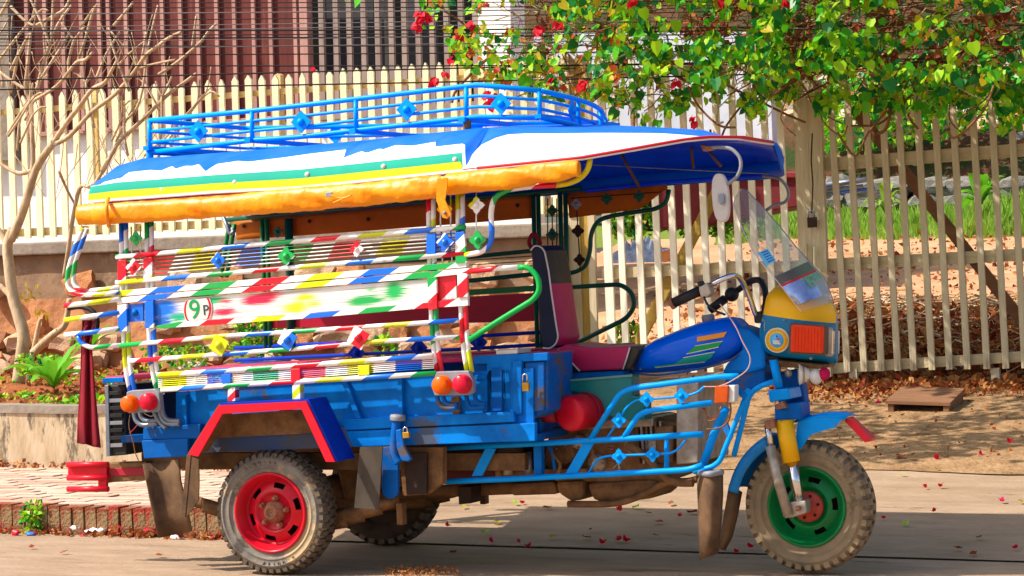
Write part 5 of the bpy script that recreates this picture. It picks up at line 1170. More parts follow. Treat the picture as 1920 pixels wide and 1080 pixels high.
# --- headlamp cowl: lofted body
CW = [(1424, 608, 640), (1430, 580, 660), (1440, 545, 671), (1452, 534, 675), (1480, 538, 678), (1510, 545, 681), (1535, 556, 683), (1551, 572, 684), (1558, 592, 682)]
def loft(sec, wf, name, mts, e=.55, n=24, split=None, parent=None):
    b = MB()
    for (x, y0, y1) in sec:
        a, c_ = U(x, y0, -.1), U(x, y1, -.1); ct = (a + c_) / 2; h = (a - c_).length / 2; w = wf(x)
        for q in range(n):
            t = 2 * pi * q / n; cs, sn = cos(t), sin(t); b.v.append((ct.x, w * abs(cs) ** e * (1 if cs > 0 else -1), ct.z + h * abs(sn) ** e * (1 if sn > 0 else -1)))
    for i in range(len(sec) - 1):
        for q in range(n): q2 = (q + 1) % n; b.face((i * n + q, i * n + q2, (i + 1) * n + q2, (i + 1) * n + q), None, 0, True)
    b.face(range(n)); b.face(range((len(sec) - 1) * n, len(sec) * n)); return part(name, b, mts, parent or TK)
wc = lambda x: tab(x, [(1424, .10), (1440, .15), (1480, .165), (1515, .15), (1535, .11), (1550, .06), (1558, .02)])
splity = lambda x: 588 + (x - 1427) * .143
lv = 9; b = MB()
for (x, y0, y1) in CW:
    a_, c_ = U(x, y0, -.1), U(x, y1, -.1); zs_ = U(x, max(y0 + 1, min(y1 - 1, splity(x))), -.1).z; w = wc(x); ct = (a_ + c_) / 2; h = (a_.z - c_.z) / 2; hs_ = []
    for k in range(lv): hs_.append(lerp(c_.z, zs_, k / (lv - 1)))
    for k in range(1, lv): hs_.append(lerp(zs_, a_.z, 1 - (1 - k / (lv - 1)) ** 1.6))
    ring = []
    for s in (-1, 1):
        for z in (hs_ if s < 0 else reversed(hs_)):
            u_ = min(1, abs((z - ct.z) / h)); yy = w * (1 - u_ ** 4.5) ** (1 / 2.6); ring.append((ct.x + (a_.x - c_.x) * (z - ct.z) / (2 * h), s * max(.004, yy), z))
    b.v += ring
nr = 2 * (2 * lv - 1)
for i in range(len(CW) - 1):
    for q in range(nr):
        q2 = (q + 1) % nr; yl = (lv - 1 <= q < 2 * lv - 2) or (2 * lv - 1 <= q < 3 * lv - 2)
        b.face((i * nr + q, i * nr + q2, (i + 1) * nr + q2, (i + 1) * nr + q), None, 1 if yl else 0, True)
b.face(range(nr)); b.face(range((len(CW) - 1) * nr, len(CW) * nr))
cl_ = part('headlamp_cowl', b, [COWLT, mat('cowl_yellow', 'f2bc08', 'eeb000', rough=.3, scale=6)], TK)
YW = -.172
part('indicator', plate([(1483, 608), (1544, 613), (1542, 663), (1481, 660)], YW - .03, .08), ORL, cl_, .008)
part('indicator_bezel', plate([(1480, 605), (1547, 610), (1545, 666), (1478, 663)], YW - .012, .06), mat('bezel_dark', '5a4a40', rough=.6), cl_, .004)
for k in range(9): part('lens_ridge', plate([(1490 + k * 6, 613), (1491.4 + k * 6, 613), (1490.4 + k * 6, 658), (1489 + k * 6, 658)], YW - .033, .004), ORL, cl_, .001)
for x, y in ((1431, 600), (1520, 672), (1470, 600)): b = MB(); b.lathe([(.006, .01), (.006, -.003), (.001, -.004)], 8, U(x, y, -.17 if x > 1440 else -.14)); part('screw', b, GREYP, cl_)
part('headlamp_side', plate([(1546, 614), (1558, 615), (1557, 670), (1545, 667)], -.13, .05), ALU, cl_, .008)
part('headlamp', plate([(1556, 617), (1562, 619), (1561, 664), (1555, 667)], -.11, .04), CHROME, cl_, .006)
part('far_indicator', plate([(1562, 619), (1572, 620), (1571, 664), (1560, 666)], .10, .03), CLEARL, cl_, .006)
cb = U(1457, 638, YW - .001); kb = 1 / ppm(cb); bd = MB(); bd.lathe([(23.5 * kb, .012), (23.5 * kb, -.002), (22 * kb, -.003), (.001, -.003)], 32, cb); bdg = part('badge', bd, PIPING, cl_)
b = MB(); b.lathe([(21.5 * kb, -.0032), (21.5 * kb, -.004), (13.5 * kb, -.004)], 32, cb); part('badge_ring', b, YEL, bdg); b = MB(); b.lathe([(13.8 * kb, -.0035), (13.8 * kb, -.0045), (.001, -.0045)], 32, cb); part('badge_field', b, STICK, bdg)
for q, mt in (([(1450, 641), (1463, 643), (1463, 646), (1449, 645)], WHITE), ([(1449, 637.5), (1461, 639), (1461, 642), (1449, 641)], WHITE), ([(1454, 634), (1462, 634), (1460, 638)], REDP), ([(1456, 628), (1459, 632), (1455, 632)], DBLUE)): part('badge_mark', plate(q, cb.y - .0062, .001), mt, bdg)
for k in range(22):
    a = 2 * pi * k / 22; c = cb + Vector((cos(a) * 17.5 * kb, -.0048, sin(a) * 17.5 * kb)); b = MB(); s = 1.3 * kb; b.box(c, (s, .0008, s * 2.0), Matrix.Rotation(-a + pi / 2, 3, 'Y')); part('badge_glyph', b, GOLD, bdg)
part('cowl_chip', plate([(1435, 592), (1446, 592), (1445, 605), (1438, 612), (1433, 622), (1432, 610)], -.150, .01), mat('bare_primer', 'c09888', 'a88070', rough=.8, scale=20), cl_)
# --- windshield
b = MB(); LE = [(1390, 354), (1378, 372), (1376, 385), (1392, 430), (1412, 472), (1434, 500), (1455, 524), (1480, 556), (1502, 584)]; RE = [(1393, 354), (1402, 358), (1407, 364), (1432, 390), (1462, 424), (1492, 462), (1522, 495), (1548, 524), (1563, 566)]
n = 14; rows = []
YLS = (-.03, -.05, -.08, -.14, -.18, -.20, -.21, -.21, -.20); YRS = (.02, .03, .04, .06, .08, .08, .06, .04, .02)
def wsp(k, t):
    l, r = LE[k], RE[k]; return U(lerp(l[0], r[0], t), lerp(l[1], r[1], t), lerp(YLS[k], YRS[k], t) - .075 * sin(pi * t) * min(1, k / 4))
for k in range(9):
    for t in rng(0, 1, n): b.v.append(tuple(wsp(k, t)))
for k in range(8):
    for i in range(n - 1): a = k * n + i; b.face((a, a + 1, a + n + 1, a + n), None, 0, True)
ws = part('windshield', b, SHIELD, TK)
for (k0, f0, k1, f1, nm, mt) in ((5, .86, 6, .35, 'shield_band', BANDM), (6, .36, 6, .47, 'red_line', CRED), (6, .48, 7, .62, 'reflective_film', MIRR)):
    b = MB(); n = 14
    for j, g in enumerate(rng(k0 + f0, k1 + f1, 5)):
        k = int(g); f = g - k
        for t in rng(.02, .98, n): b.v.append(tuple(wsp(k, t).lerp(wsp(min(k + 1, 8), t), f) + Vector((-.002, -.005, .002))))
    for j in range(4):
        for i in range(n - 1): a = j * n + i; b.face((a, a + 1, a + n + 1, a + n), None, 0, True)
    part(nm, b, mt, ws)
part('shield_sticker', plate([(1420, 474), (1439, 466), (1455, 488), (1437, 499)], -.262, .002), STICK, ws)
for k in range(5): part('sticker_print', plate([(1427 + k * 3.0, 474 + k * 4.2), (1439 + k * 3.0, 469 + k * 4.2), (1440 + k * 3, 470.3 + k * 4.2), (1428 + k * 3, 475.3 + k * 4.2)], -.2635, .001), DBLUE, ws)
part('shield_edge', MB().tube([wsp(k, 0) for k in range(9)], .0025, 5), PIPING, ws); part('shield_edge', MB().tube([wsp(k, 1) for k in range(9)], .0025, 5), GREYP, ws)
# --- mirrors
mr = MB(); a = []
for i in range(28):
    t = 2 * pi * i / 28; w_, h_ = 16, 46; cs, sn = cos(t), sin(t); x = w_ * abs(cs) ** .75 * (1 if cs > 0 else -1); y = h_ * abs(sn) ** .75 * (1 if sn > 0 else -1); a.append((1350 + x + y * .07, 371 + y))
plate(a, -.50, .03, mr); part('mirror', mr, mat('mirror_back', 'c8c4c0', 'b8b0a8', rough=.5, scale=8), TK, .008)
part('mirror_badge', plate([(1346, 364), (1357, 363), (1358, 380), (1352, 384), (1347, 378)], -.512, .006), STEEL, TK); 
part('mirror_arm', T([(1318, 277), (1350, 276), (1372, 278), (1388, 295), (1390, 312), (1384, 330), (1368, 343), (1356, 350), (1358, 368)], -.49, 3.6, .03), GREYP, TK)
solid([(1312, 271), (1332, 274), (1336, 281), (1318, 284)], -.5, -.46, RUSTY, 'mirror_clamp', .004)
part('mirror_arm', T([(1430, 330), (1462, 334), (1476, 350), (1480, 368), (1472, 380), (1450, 385), (1437, 394)], .42, 3, .03), GREYP, TK)
# --- horn and small lamps under the cowl
b = MB(); c = U(1500, 702, -.12); b.lathe([(.006, .06), (.03, .03), (.045, .0), (.047, -.004), (.044, -.006)], 22, c, Vector((.9, .35, 0))); part('fog_lamp', b, CLEARL, TK); b = MB(); b.lathe([(.044, -.012), (.02, -.03), (.001, -.034)], 22, c + Vector((.0, 0, 0)), Vector((-.9, -.35, 0))); part('reflector', b, GOLD, TK)
for x, y, r, mt, nm in ((1530, 706, 13, CLEARL, 'bulb'), (1546, 701, 11, PETALP, 'pink_cap'), (1478, 700, 7, ALU, 'horn'), (1456, 690, 9, DUSTM, 'horn')): b = MB(); c = U(x, y, -.1); b.ball(c, r / ppm(c), 14, 0, (1, 1, 1.15)); part(nm, b, mt, TK)
solid([(1440, 674), (1545, 684), (1540, 692), (1446, 688)], -.1, .1, DUSTM, 'cowl_bracket', .004)
# --- the cloth tied to the back rail
b = MB(); tops = [(152, 600), (158, 602), (164, 604), (172, 606), (180, 606)]; 
prof = [(600, 154, 180), (640, 152, 172), (680, 151, 175), (730, 149, 178), (790, 146, 183), (830, 145, 187), (842, 152, 188)]
n = 17
for k, (y, x0, x1) in enumerate(prof):
    for i in range(n):
        t = i / (n - 1); yy = y + (0 if k < 6 else -12 * (1 - t)); p = U(lerp(x0, x1, t), yy if k < 6 else min(yy, 832 + 8 * t), -.70 + .018 * sin(t * 11 + k * .3) * (.5 + k / 8)); b.v.append(tuple(p))
for k in range(len(prof) - 1):
    for i in range(n - 1): a = k * n + i; b.face((a, a + 1, a + n + 1, a + n), None, 0, True)
o = part('cloth', b, CREDM); o.modifiers.new('thick', 'SOLIDIFY').thickness = .004
tag(o, 'crimson cloth hanging from the back rail of the tuk-tuk', 'cloth')

# ================================================================== VEGETATION, CABLES, LITTER
random.seed(21)
# --- bare frangipani tree at the left
TR = thing('frangipani_tree', 'bare pruned frangipani tree with stubby pale branches in front of the fence', 'tree', U(36, 716, 4.1))
YT = 4.1
def limb(pts, r0, r1, y=YT, parent=None, nm='branch', dy=0):
    P = smooth([U(p[0], p[1], y + dy * i / max(1, len(pts) - 1)) for i, p in enumerate(pts)], 4); k = 1 / ppm(P[0]); n = len(P)
    rr = [lerp(r0, r1, i / (n - 1)) * k * (.72 if r0 < 9 else .92) * (1 + .06 * noise.noise(P[i] * 9)) for i in range(n)]
    return part(nm, MB().tube(P, rr, 9), BARK, parent or TR)
limb([(34, 722), (40, 670), (44, 630), (34, 590), (24, 555), (17, 500), (14, 460), (24, 430)], 14, 10, nm='trunk')
limb([(14, 470), (4, 440), (-20, 410)], 8, 6); limb([(24, 560), (5, 540), (-12, 525)], 8, 6)
limb([(20, 450), (36, 415), (48, 380), (58, 345), (72, 308), (100, 268)], 9.5, 7.5, dy=-.1)
limb([(68, 318), (40, 325), (18, 318), (-8, 300)], 7, 4); limb([(95, 275), (125, 230), (150, 198), (172, 168), (196, 155), (208, 135), (219, 114)], 7.5, 3.8, dy=-.2); limb([(172, 168), (186, 164), (200, 153)], 4.5, 4)
limb([(98, 272), (130, 255), (172, 210), (215, 177), (252, 134), (272, 105), (296, 86), (318, 70), (340, 60)], 6.5, 3.6, dy=-.3); limb([(255, 130), (290, 120), (330, 112)], 4, 3); limb([(258, 128), (252, 108), (250, 88)], 3.6, 3)
limb([(192, 322), (220, 270), (237, 252), (270, 222), (312, 180), (345, 155), (368, 138)], 6.5, 4, dy=.2); limb([(297, 140), (325, 122), (347, 105), (375, 80), (392, 58), (405, 45)], 4.5, 3.4, dy=.2); limb([(360, 88), (364, 60), (368, 30)], 3.6, 3)
limb([(262, 128), (268, 100), (274, 60)], 4, 3); limb([(192, 322), (172, 350), (150, 352), (135, 420), (128, 470), (120, 520)], 5, 6, dy=.3)
limb([(58, 340), (62, 300), (60, 250), (58, 195), (48, 168), (52, 120), (58, 60)], 7, 4); limb([(64, 188), (108, 160), (142, 118), (160, 112), (174, 98)], 5, 3.6, dy=-.2); limb([(145, 116), (158, 80), (172, 30), (182, 8)], 4, 3, dy=-.1)
limb([(48, 168), (20, 150), (0, 135)], 4.5, 3.5); limb([(20, 132), (42, 88), (58, 60)], 5, 4); limb([(68, 170), (78, 130), (98, 70), (112, 40), (134, 10)], 4.5, 3.2, dy=.2); limb([(68, 48), (92, 35), (120, 18), (132, -4)], 5, 4, dy=.1)
limb([(180, 148), (200, 100), (225, 60)], 4, 3, dy=.1); limb([(213, 48), (230, 28), (250, 4)], 4, 3); limb([(150, 50), (160, 38), (178, 12)], 4, 3); limb([(78, 145), (120, 80), (130, 60)], 4, 3, dy=.2)
limb([(232, 230), (262, 190), (276, 100), (284, 60), (296, 10)], 3.6, 2.6, dy=.2); limb([(0, 30), (12, 8), (20, -10)], 5, 5); limb([(20, 12), (48, 40), (64, 48)], 4, 3.5); limb([(110, 320), (128, 360), (150, 400)], 4, 3, dy=.3)
for i in range(30):                                          # more stubby forked limbs
    x, y = random.uniform(-10, 330), random.uniform(60, 300); a = random.uniform(-.5, .9); l = random.uniform(50, 110); w = random.uniform(2.6, 4.6); dy_ = random.uniform(-.3, .4)
    if y < .45 * x + 10: continue
    e = (x + l * sin(a), y - l * cos(a)); limb([(x, y), ((x + e[0]) / 2 + R(5), (y + e[1]) / 2), e], w, w * .75, YT + dy_)
    if random.random() < .6:
        for s in (-1, 1): l2 = random.uniform(18, 45); a2 = a + s * random.uniform(.35, .8); limb([e, (e[0] + l2 * sin(a2) * .6, e[1] - l2 * .5), (e[0] + l2 * sin(a2), e[1] - l2 * cos(a2) * 1.1)], w * .72, w * .6, YT + dy_)
for i in range(80):                                          # thin dry twigs
    x, y = random.uniform(0, 320), random.uniform(10, 300); a = random.uniform(-.9, .9); l = random.uniform(40, 130)
    limb([(x, y), (x + l * .5 * sin(a) + R(6), y + l * .5), (x + l * sin(a) + R(8), y + l)], 1.3, .6, YT + random.uniform(-.2, .5), nm='twig')
SB = thing('bare_shrub', 'bent bare shrub stem growing from the red soil below the wall', 'shrub', U(48, 722, 4.5))
limb([(48, 724), (62, 662), (72, 612), (76, 597)], 8, 5, 4.5, SB, 'stem'); limb([(62, 662), (96, 630), (120, 612), (126, 590), (130, 560)], 9, 5, 4.5, SB, 'stem')
for x, y in ((76, 580), (84, 592), (66, 590), (50, 540), (58, 556), (70, 545), (44, 560)):
    b = MB(); c = U(x, y, 4.45)
    for k in range(4): a = R(3); d = Vector((cos(a), R(.4), sin(a))) * .05; s = Vector((0, .5, .5)).cross(d) * .35; b.face([b.add([c, c + d * .5 + s, c + d, c + d * .5 - s]) + q for q in range(4)])
    part('leaf', b, LEAF[3], SB)
# --- strap-leaved plants in the soil bed
def strap_plant(nm, label, cx, cy, Y, L, n, w, spread=1.0, mt=PLANT):
    c = U(cx, cy, Y); t = thing(nm, label, 'plant', c)
    for i in range(n):
        a = 2 * pi * i / n + R(.3); up = random.uniform(.45, 1.0); l = L * random.uniform(.75, 1.1); b = MB(); m_ = 8; d = Vector((cos(a), sin(a) * .7, 0)) * spread; s = Vector((-d.y, d.x, 0)).normalized()
        for k in range(m_):
            u = k / (m_ - 1); p = c + d * (l * u * (1.15 - up * .5)) + Vector((0, 0, l * (up * u * 1.25 - .75 * u * u * (1.1 - up * .4)))); ww = w * sin(pi * min(1, u * .93 + .07)) ** .7 * .5
            b.v += [tuple(p - s * ww + Vector((0, 0, ww * .4))), tuple(p), tuple(p + s * ww + Vector((0, 0, ww * .4)))]
        for k in range(m_ - 1):
            for q in range(2): e = k * 3 + q; b.face((e, e + 1, e + 4, e + 3), None, 0, True)
        part('leaf', b, mt, t)
strap_plant('strap_leaf_plant', 'large strap leaved green plant in the soil bed beside the bare trunk', 100, 728, 3.5, .50, 13, .075)
strap_plant('strap_leaf_plant', 'smaller strap leaved plant partly behind the hanging crimson cloth', 172, 655, 4.0, .30, 8, .05)
strap_plant('strap_leaf_plant', 'broad leaved light green plant in the sunny grass behind the right gate leaf', 1838, 385, 12.2, .50, 9, .14, .6)
strap_plant('strap_leaf_plant', 'tall grassy plant in the grass left of the broad leaved one, behind the gate brace', 1660, 400, 12.2, .60, 16, .05, .45, GRASS)
def leaf_cloud(name, pts_fn, n, size, mts, parent=None, kindstuff=True, heart=True):
    b = MB()
    for i in range(n):
        c, sz = pts_fn(); s = sz * size * random.uniform(.6, 1.25)
        d = Vector((R(), R(.7), R(.9) - .35)).normalized(); s1 = d.cross(Vector((R(), R(), R()))).normalized(); up = d.cross(s1) * .18
        q = b.add([c, c + d * s * .45 + s1 * s * .36 + up * s, c + d * s, c + d * s * .45 - s1 * s * .36 + up * s]); b.face((q, q + 1, q + 2, q + 3), None, random.choices(range(len(mts)), WTS[:len(mts)])[0])
    o = part(name, b, mts, parent)
    return stuff(o) if kindstuff else o
WTS = [4, 4, 3, .5]
def bushlet(nm, label, cx, cy, Y, w, h, n, size=.05):
    c = U(cx, cy, Y); t = thing(nm, label, 'plant', c)
    for k in range(5):
        d = Vector((R(w * .4), R(w * .3), h * random.uniform(.5, .9))); part('stem', MB().tube([c, c + d * .5 + Vector((R(.02), 0, 0)), c + d], .004, 5), TWIG, t)
    def f():
        r = random.random() ** .5; a = R(pi); return c + Vector((cos(a) * r * w / 2, sin(a) * r * w / 2.5, random.random() ** .8 * h)), 1
    leaf_cloud('foliage', f, n, size, LEAF, t)
bushlet('weed_clump', 'weedy clump growing from the kerb bricks beside the road', 62, 1000, .60, .13, .16, 150, .035)
bushlet('leafy_shrub', 'feathery green shrub behind the striped rails, middle of the soil bed', 480, 665, 4.6, .42, .42, 500, .045)
bushlet('leafy_shrub', 'low green weeds at the back of the soil bed under the striped rails', 330, 690, 4.6, .5, .16, 260, .04)
bushlet('leafy_shrub', 'green weeds at the foot of the frangipani trunk', 70, 705, 3.9, .30, .14, 220, .045)
bushlet('leafy_shrub', 'small green sprig in front of the wall, right of the far blue ornament', 728, 668, 4.6, .14, .15, 70, .05)
bushlet('leafy_shrub', 'bright sunlit shrub high on the rubble slope right of the gate stiles', 1590, 285, 13.6, .9, .75, 700, .08)
bushlet('leafy_shrub', 'yellow green shrub on the rubble slope behind the middle of the right gate leaf', 1700, 275, 13.7, .8, .7, 600, .08)
bushlet('leafy_shrub', 'shaded leafy shrub on the slope behind the right end of the gate', 1790, 250, 13.6, 1.0, .8, 600, .09)
bushlet('leafy_shrub', 'dark weeds growing beside the red trough in the yard', 1195, 445, 9.4, .5, .25, 260, .06)
bushlet('leafy_shrub', 'green weeds under the right side of the red trough', 1345, 440, 9.6, .9, .2, 300, .06)
bushlet('leafy_shrub', 'small green weeds by the gate post behind the fuel tank', 1180, 640, 5.7, .22, .12, 90, .05)
# ground cover along the soil bed
def gc():
    x = random.uniform(-5.2, -1.3); y = random.uniform(2.95, 3.5) if random.random() < .6 else random.uniform(4, 5)
    k = noise.noise(Vector((x * 1.6, y * 1.6, 0))); 
    return Vector((x, y, zsoil(x, y) + random.random() * .06 * (1 if k > 0 else .4))), 1 if k > -.1 else .5
leaf_cloud('ground_cover', gc, 1500, .05, LEAF[:2])
def dl(): x = random.uniform(-6, -1.2); y = random.uniform(2.93, 5.2); return Vector((x, y, zsoil(x, y) + .01 + random.random() * .02)), 1
WTS = [3, 2, 3, 1]
leaf_cloud('leaf_litter', dl, 2200, .055, DRYL)
# leaf pile, twigs and litter behind the gate
def lp():
    p = U(random.uniform(1500, 1990), 600, random.uniform(5.7, 8.6)); t = max(0, 1 - abs(p.y - 6.5) / 1.9); return Vector((p.x, p.y, zg(p.x, p.y) + random.random() * (.03 + .30 * t))), 1
leaf_cloud('leaf_pile', lp, 7000, .075, DRYL)
b = MB()
for i in range(1100):
    p, s = lp(); a = R(pi); d = Vector((cos(a), sin(a) * .6, R(.35))) * random.uniform(.08, .4); b.tube([p + Vector((0, 0, .03)), p + d * .5 + Vector((0, 0, .03 + R(.03))), p + d], random.choice([.003, .004, .007]), 4, mi=random.randrange(2), caps=False)
stuff(part('twig_pile', b, [mat('straw_twig', 'b08a5c', '946c44', rough=1, scale=10), BARK]))
def lgy():
    x = random.uniform(-1.5, 5.5); y = random.uniform(5.6, 12.2); return Vector((x, y, zg(x, y) + .02 + random.random() * .03)), 1 if noise.noise(Vector((x, y, 3))) > -.1 else .5
leaf_cloud('leaf_litter', lgy, 3800, .06, DRYL)
def lga():
    p = on(random.uniform(1440, 1990), random.uniform(722, 860)); return p + Vector((0, 0, .014)), .55
leaf_cloud('leaf_litter', lga, 420, .05, DRYL)
def lg2():
    p = U(random.uniform(1440, 2000), 700, random.uniform(5.0, 5.7)); t = max(0, (p.y - 4.9)); return Vector((p.x, p.y, zg(p.x, p.y) + .015 + random.random() * .03)), 1 if random.random() < t * 2.2 else .3
leaf_cloud('leaf_litter', lg2, 2600, .06, DRYL)
def lg3():
    p = on(random.uniform(1450, 1720), random.uniform(715, 760)); return p + Vector((0, 0, .025)), .8
leaf_cloud('leaf_litter', lg3, 500, .05, DRYL)
def lg4(): x = random.uniform(-3.6, -.7); y = KY - .06 + R(.05); return Vector((x, y, zr(x) + .008 + random.random() * .02)), .7 if x < -2 else 1
leaf_cloud('gutter_litter', lg4, 420, .045, DRYL + [PETAL])
def lg5(): x = random.uniform(-4.5, -1.3); return Vector((x, 2.70 + R(.04), .165 + zr(x) + random.random() * .02)), .8
leaf_cloud('leaf_litter', lg5, 350, .045, DRYL)
def lg6():
    p = G(random.uniform(720, 860), random.uniform(1066, 1080)); return p + Vector((0, 0, .006 + random.random() * .008)), .5
leaf_cloud('husk_litter', lg6, 260, .035, [DRYL[0], DRYL[2]])
# grass behind the gate
b = MB()
for i in range(9000):
    x = random.uniform(1.2, 7.5) - 3.2; y = random.uniform(11.85, 13.3); z = 1.50 + (y - 11.9) * .16 + zr(x); p = Vector((x, y, z)); h = random.uniform(.06, .20) * (1.6 if noise.noise(Vector((x, y, 0))) > .25 else 1); d = Vector((R(.5), R(.3), 1)) * h; s = Vector((.010, 0, 0))
    q = b.add([p - s, p + s, p + d * .6 + s * .6 + Vector((R(.02), 0, 0)), p + d]); b.face((q, q + 1, q + 2, q + 3))
stuff(part('grass', b, GRASS))
# --- bougainvillea
VN = thing('bougainvillea', 'sprawling bougainvillea vine with heart shaped leaves hanging over the gate', 'vine', U(1560, 160, 5.2))
LOWB = [(780, 60), (830, 110), (870, 150), (920, 180), (1000, 215), (1080, 210), (1130, 240), (1200, 265), (1260, 240), (1330, 215), (1390, 230), (1440, 250), (1490, 225), (1560, 225), (1620, 215), (1680, 245), (1740, 225), (1800, 250), (1850, 225), (1900, 265), (2050, 250)]
DEN = [(780, .10), (860, .30), (930, .42), (1000, .42), (1080, .48), (1180, .55), (1300, .66), (1420, .9), (1700, .95), (2050, .9)]
def vine_pt(top=-170):
    while True:
        x = random.uniform(790, 2040); lo = tab(x, LOWB); y = random.uniform(top, lo); t = (y - top) / (lo - top)
        k = noise.fractal(Vector((x / 70, y / 60, 2)), 1, 2, 3)
        dens = tab(x, DEN) * (1 if y < lo - 60 else .75)
        if x > 1640 and 0 < y < 120: dens *= .40
        if y > lo - 70 and noise.noise(Vector((x / 34, 1, 0))) < (y - lo + 70) / 70 - .55: continue
        if random.random() < dens * (.38 + 1.5 * k + (.2 if y > 120 else 0)): return x, y
leafmesh = []
def heart(mt, fold=.25):
    b = MB(); o = [(0, 0), (.30, -.06), (.44, .22), (.34, .55), (.12, .84), (0, 1.0)]
    L = [Vector((x, -abs(x) * fold - y * y * .12, -y)) for x, y in o]; Rr = [Vector((-x, -abs(x) * fold - y * y * .12, -y)) for x, y in o]; 
    i = b.add(L); b.face((i, i + 1, i + 2, i + 3, i + 4, i + 5), None, 0, True); j = b.add([Rr[0], Rr[5], Rr[4], Rr[3], Rr[2], Rr[1]]); b.face(range(j, j + 6), None, 0, True); return b
LM = [heart(mt, f).mesh('leaf', mt) for mt, f in ((LEAF[0], .25), (LEAF[0], .1), (LEAF[1], .3), (LEAF[1], .15), (LEAF[2], .2), (LEAF[2], .05), (LEAF[3], .3))]
from mathutils import Euler
def leaf_rot(): return Euler((R(.9) - .25, R(.9), R(1.2)))
def yv(x, y): return random.uniform(4.2, 5.25) if y < 150 else random.uniform(4.7, 5.3)
for i in range(290):
    while True:
        x, y = vine_pt(0)
        if y > -10: break
    o = link('leaf', random.choices(LM, (4, 4, 4, 3, 4, 3, .6))[0], VN, U(x, y, random.uniform(4.15, 4.7) if y < 150 else random.uniform(4.6, 5.2))); o.rotation_euler = leaf_rot(); s = random.uniform(.06, .10); o.scale = (s, s, s)
b = MB(); protos = [heart(None, .25), heart(None, .1)]
def add_leaf(b, p, s, mi):
    pr = random.choice(protos); m_ = leaf_rot().to_matrix(); i = b.add([p + m_ @ (Vector(v) * s) for v in pr.v])
    for f in pr.f: b.face([i + q for q in f], None, mi, True)
for i in range(8200):
    x, y = vine_pt()
    mi = random.choices((0, 1, 2, 3), (3.4, 5.6, 3, .6 if x > 1150 else 2.4))[0]
    add_leaf(b, U(x, y, yv(x, y)), random.uniform(.028, .074), mi)
stuff(part('foliage', b, LEAF, VN))
# tips turning orange at the flowering end
b = MB()
for i in range(1100):
    x, y = vine_pt(0)
    if x > 1180: continue
    add_leaf(b, U(x, y, yv(x, y)), random.uniform(.03, .055), random.randrange(2))
stuff(part('young_leaves', b, [mat('young_orange', 'e08020', 'd06818', rough=.5, thin=.35, scale=20), mat('young_red', 'c84830', 'b83c28', rough=.5, thin=.35, scale=20)], VN))
# the part that reaches forward over the drive, above the picture, and shades it
b = MB()
for i in range(10000):
    p = Vector((random.uniform(-1.3, 4.4), random.uniform(1.5, 4.95) if i % 3 else random.uniform(1.5, 3), 0))
    if noise.noise(Vector((p.x * 1.5, p.y * 1.9, 7))) < (-.08 if p.y < 3 else -.02): continue
    p.z = 2.97 + (p.y - 1.4) * .07 + random.random() * .45; add_leaf(b, p, random.uniform(.05, .11), random.choice((0, 1, 2)))
stuff(part('foliage', b, LEAF, VN))
for i in range(60):                                          # woody stems and dry tangle
    x, y = vine_pt(-60); a = R(1.3); l = random.uniform(60, 200); Y = random.uniform(4.4, 5.3); P = smooth([U(x, y, Y), U(x + l * .35 * sin(a) + R(14), y + l * .3 * cos(a), Y + R(.1)), U(x + l * .7 * sin(a) + R(18), y + l * .6 * cos(a), Y), U(x + l * sin(a), min(y + l * .8 * cos(a), tab(x, LOWB) + 10), Y)], 5)
    part('stem', MB().tube(P, random.choice([.004, .005, .008, .011]), 5), random.choice([TWIG, BARK, TWIG]), VN)
b = MB()
for i in range(2600):
    x = random.uniform(960, 2030); y = random.uniform(-120, tab(x, LOWB) - 55 if x < 1500 else 170); c = U(x, y, random.uniform(4.4, 5.35)); a = R(pi); d = Vector((cos(a), R(.3), sin(a) * .7)) * random.uniform(.05, .22); b.tube([c, c + d * .5 + Vector((R(.03), 0, R(.03))), c + d], random.choice((.0022, .003, .0045)), 3, mi=random.randrange(3), caps=False)
stuff(part('dry_tangle', b, [TWIG, BARK, DRYL[1]], VN))
# dense inner mass behind the hanging leaves
b = MB()
for i in range(4200):
    x = random.uniform(1010, 2060); y = random.uniform(-160, tab(x, LOWB) - 85)
    if noise.fractal(Vector((x / 80, y / 50, 5)), 1, 2, 3) < -.12 + (.25 if x < 1330 else 0): continue
    add_leaf(b, U(x, y, random.uniform(5.5, 6.4)), random.uniform(.05, .11), random.choices((0, 1, 2, 3), (1.6, .6, 2.4, 2.6))[0])
stuff(part('inner_foliage', b, [LEAF[2], LEAF[0], DRYL[1], DRYL[0]], VN))
# red bracts
def bract(x, y, n, sp):
    b = MB()
    sp = min(sp, 2.6 * n ** .5)
    for k in range(n): add_leaf(b, U(x + R(sp), y + R(sp) * .8, 4.25 + R(.05)), random.uniform(.04, .065), 0)
    part('flower', b, PETAL, VN)
for x, y, n, sp in ((792, 28, 12, 11), (783, 48, 7, 7), (805, 35, 4, 6), (814, 152, 9, 8), (836, 138, 3, 4), (920, 178, 10, 9), (916, 196, 6, 6), (886, 45, 5, 7), (860, 66, 6, 8), (1011, 53, 7, 7), (1048, 42, 5, 7), (1097, 152, 4, 5), (1090, 158, 3, 4), (1266, 152, 3, 3), (1300, 220, 4, 4), (1302, 228, 3, 3), (1192, 3, 6, 6), (1353, 3, 3, 4), (848, 112, 3, 5), (586, 127, 3, 3), (1468, 2, 4, 4), (1032, 150, 3, 4)): bract(x, y, n, sp)
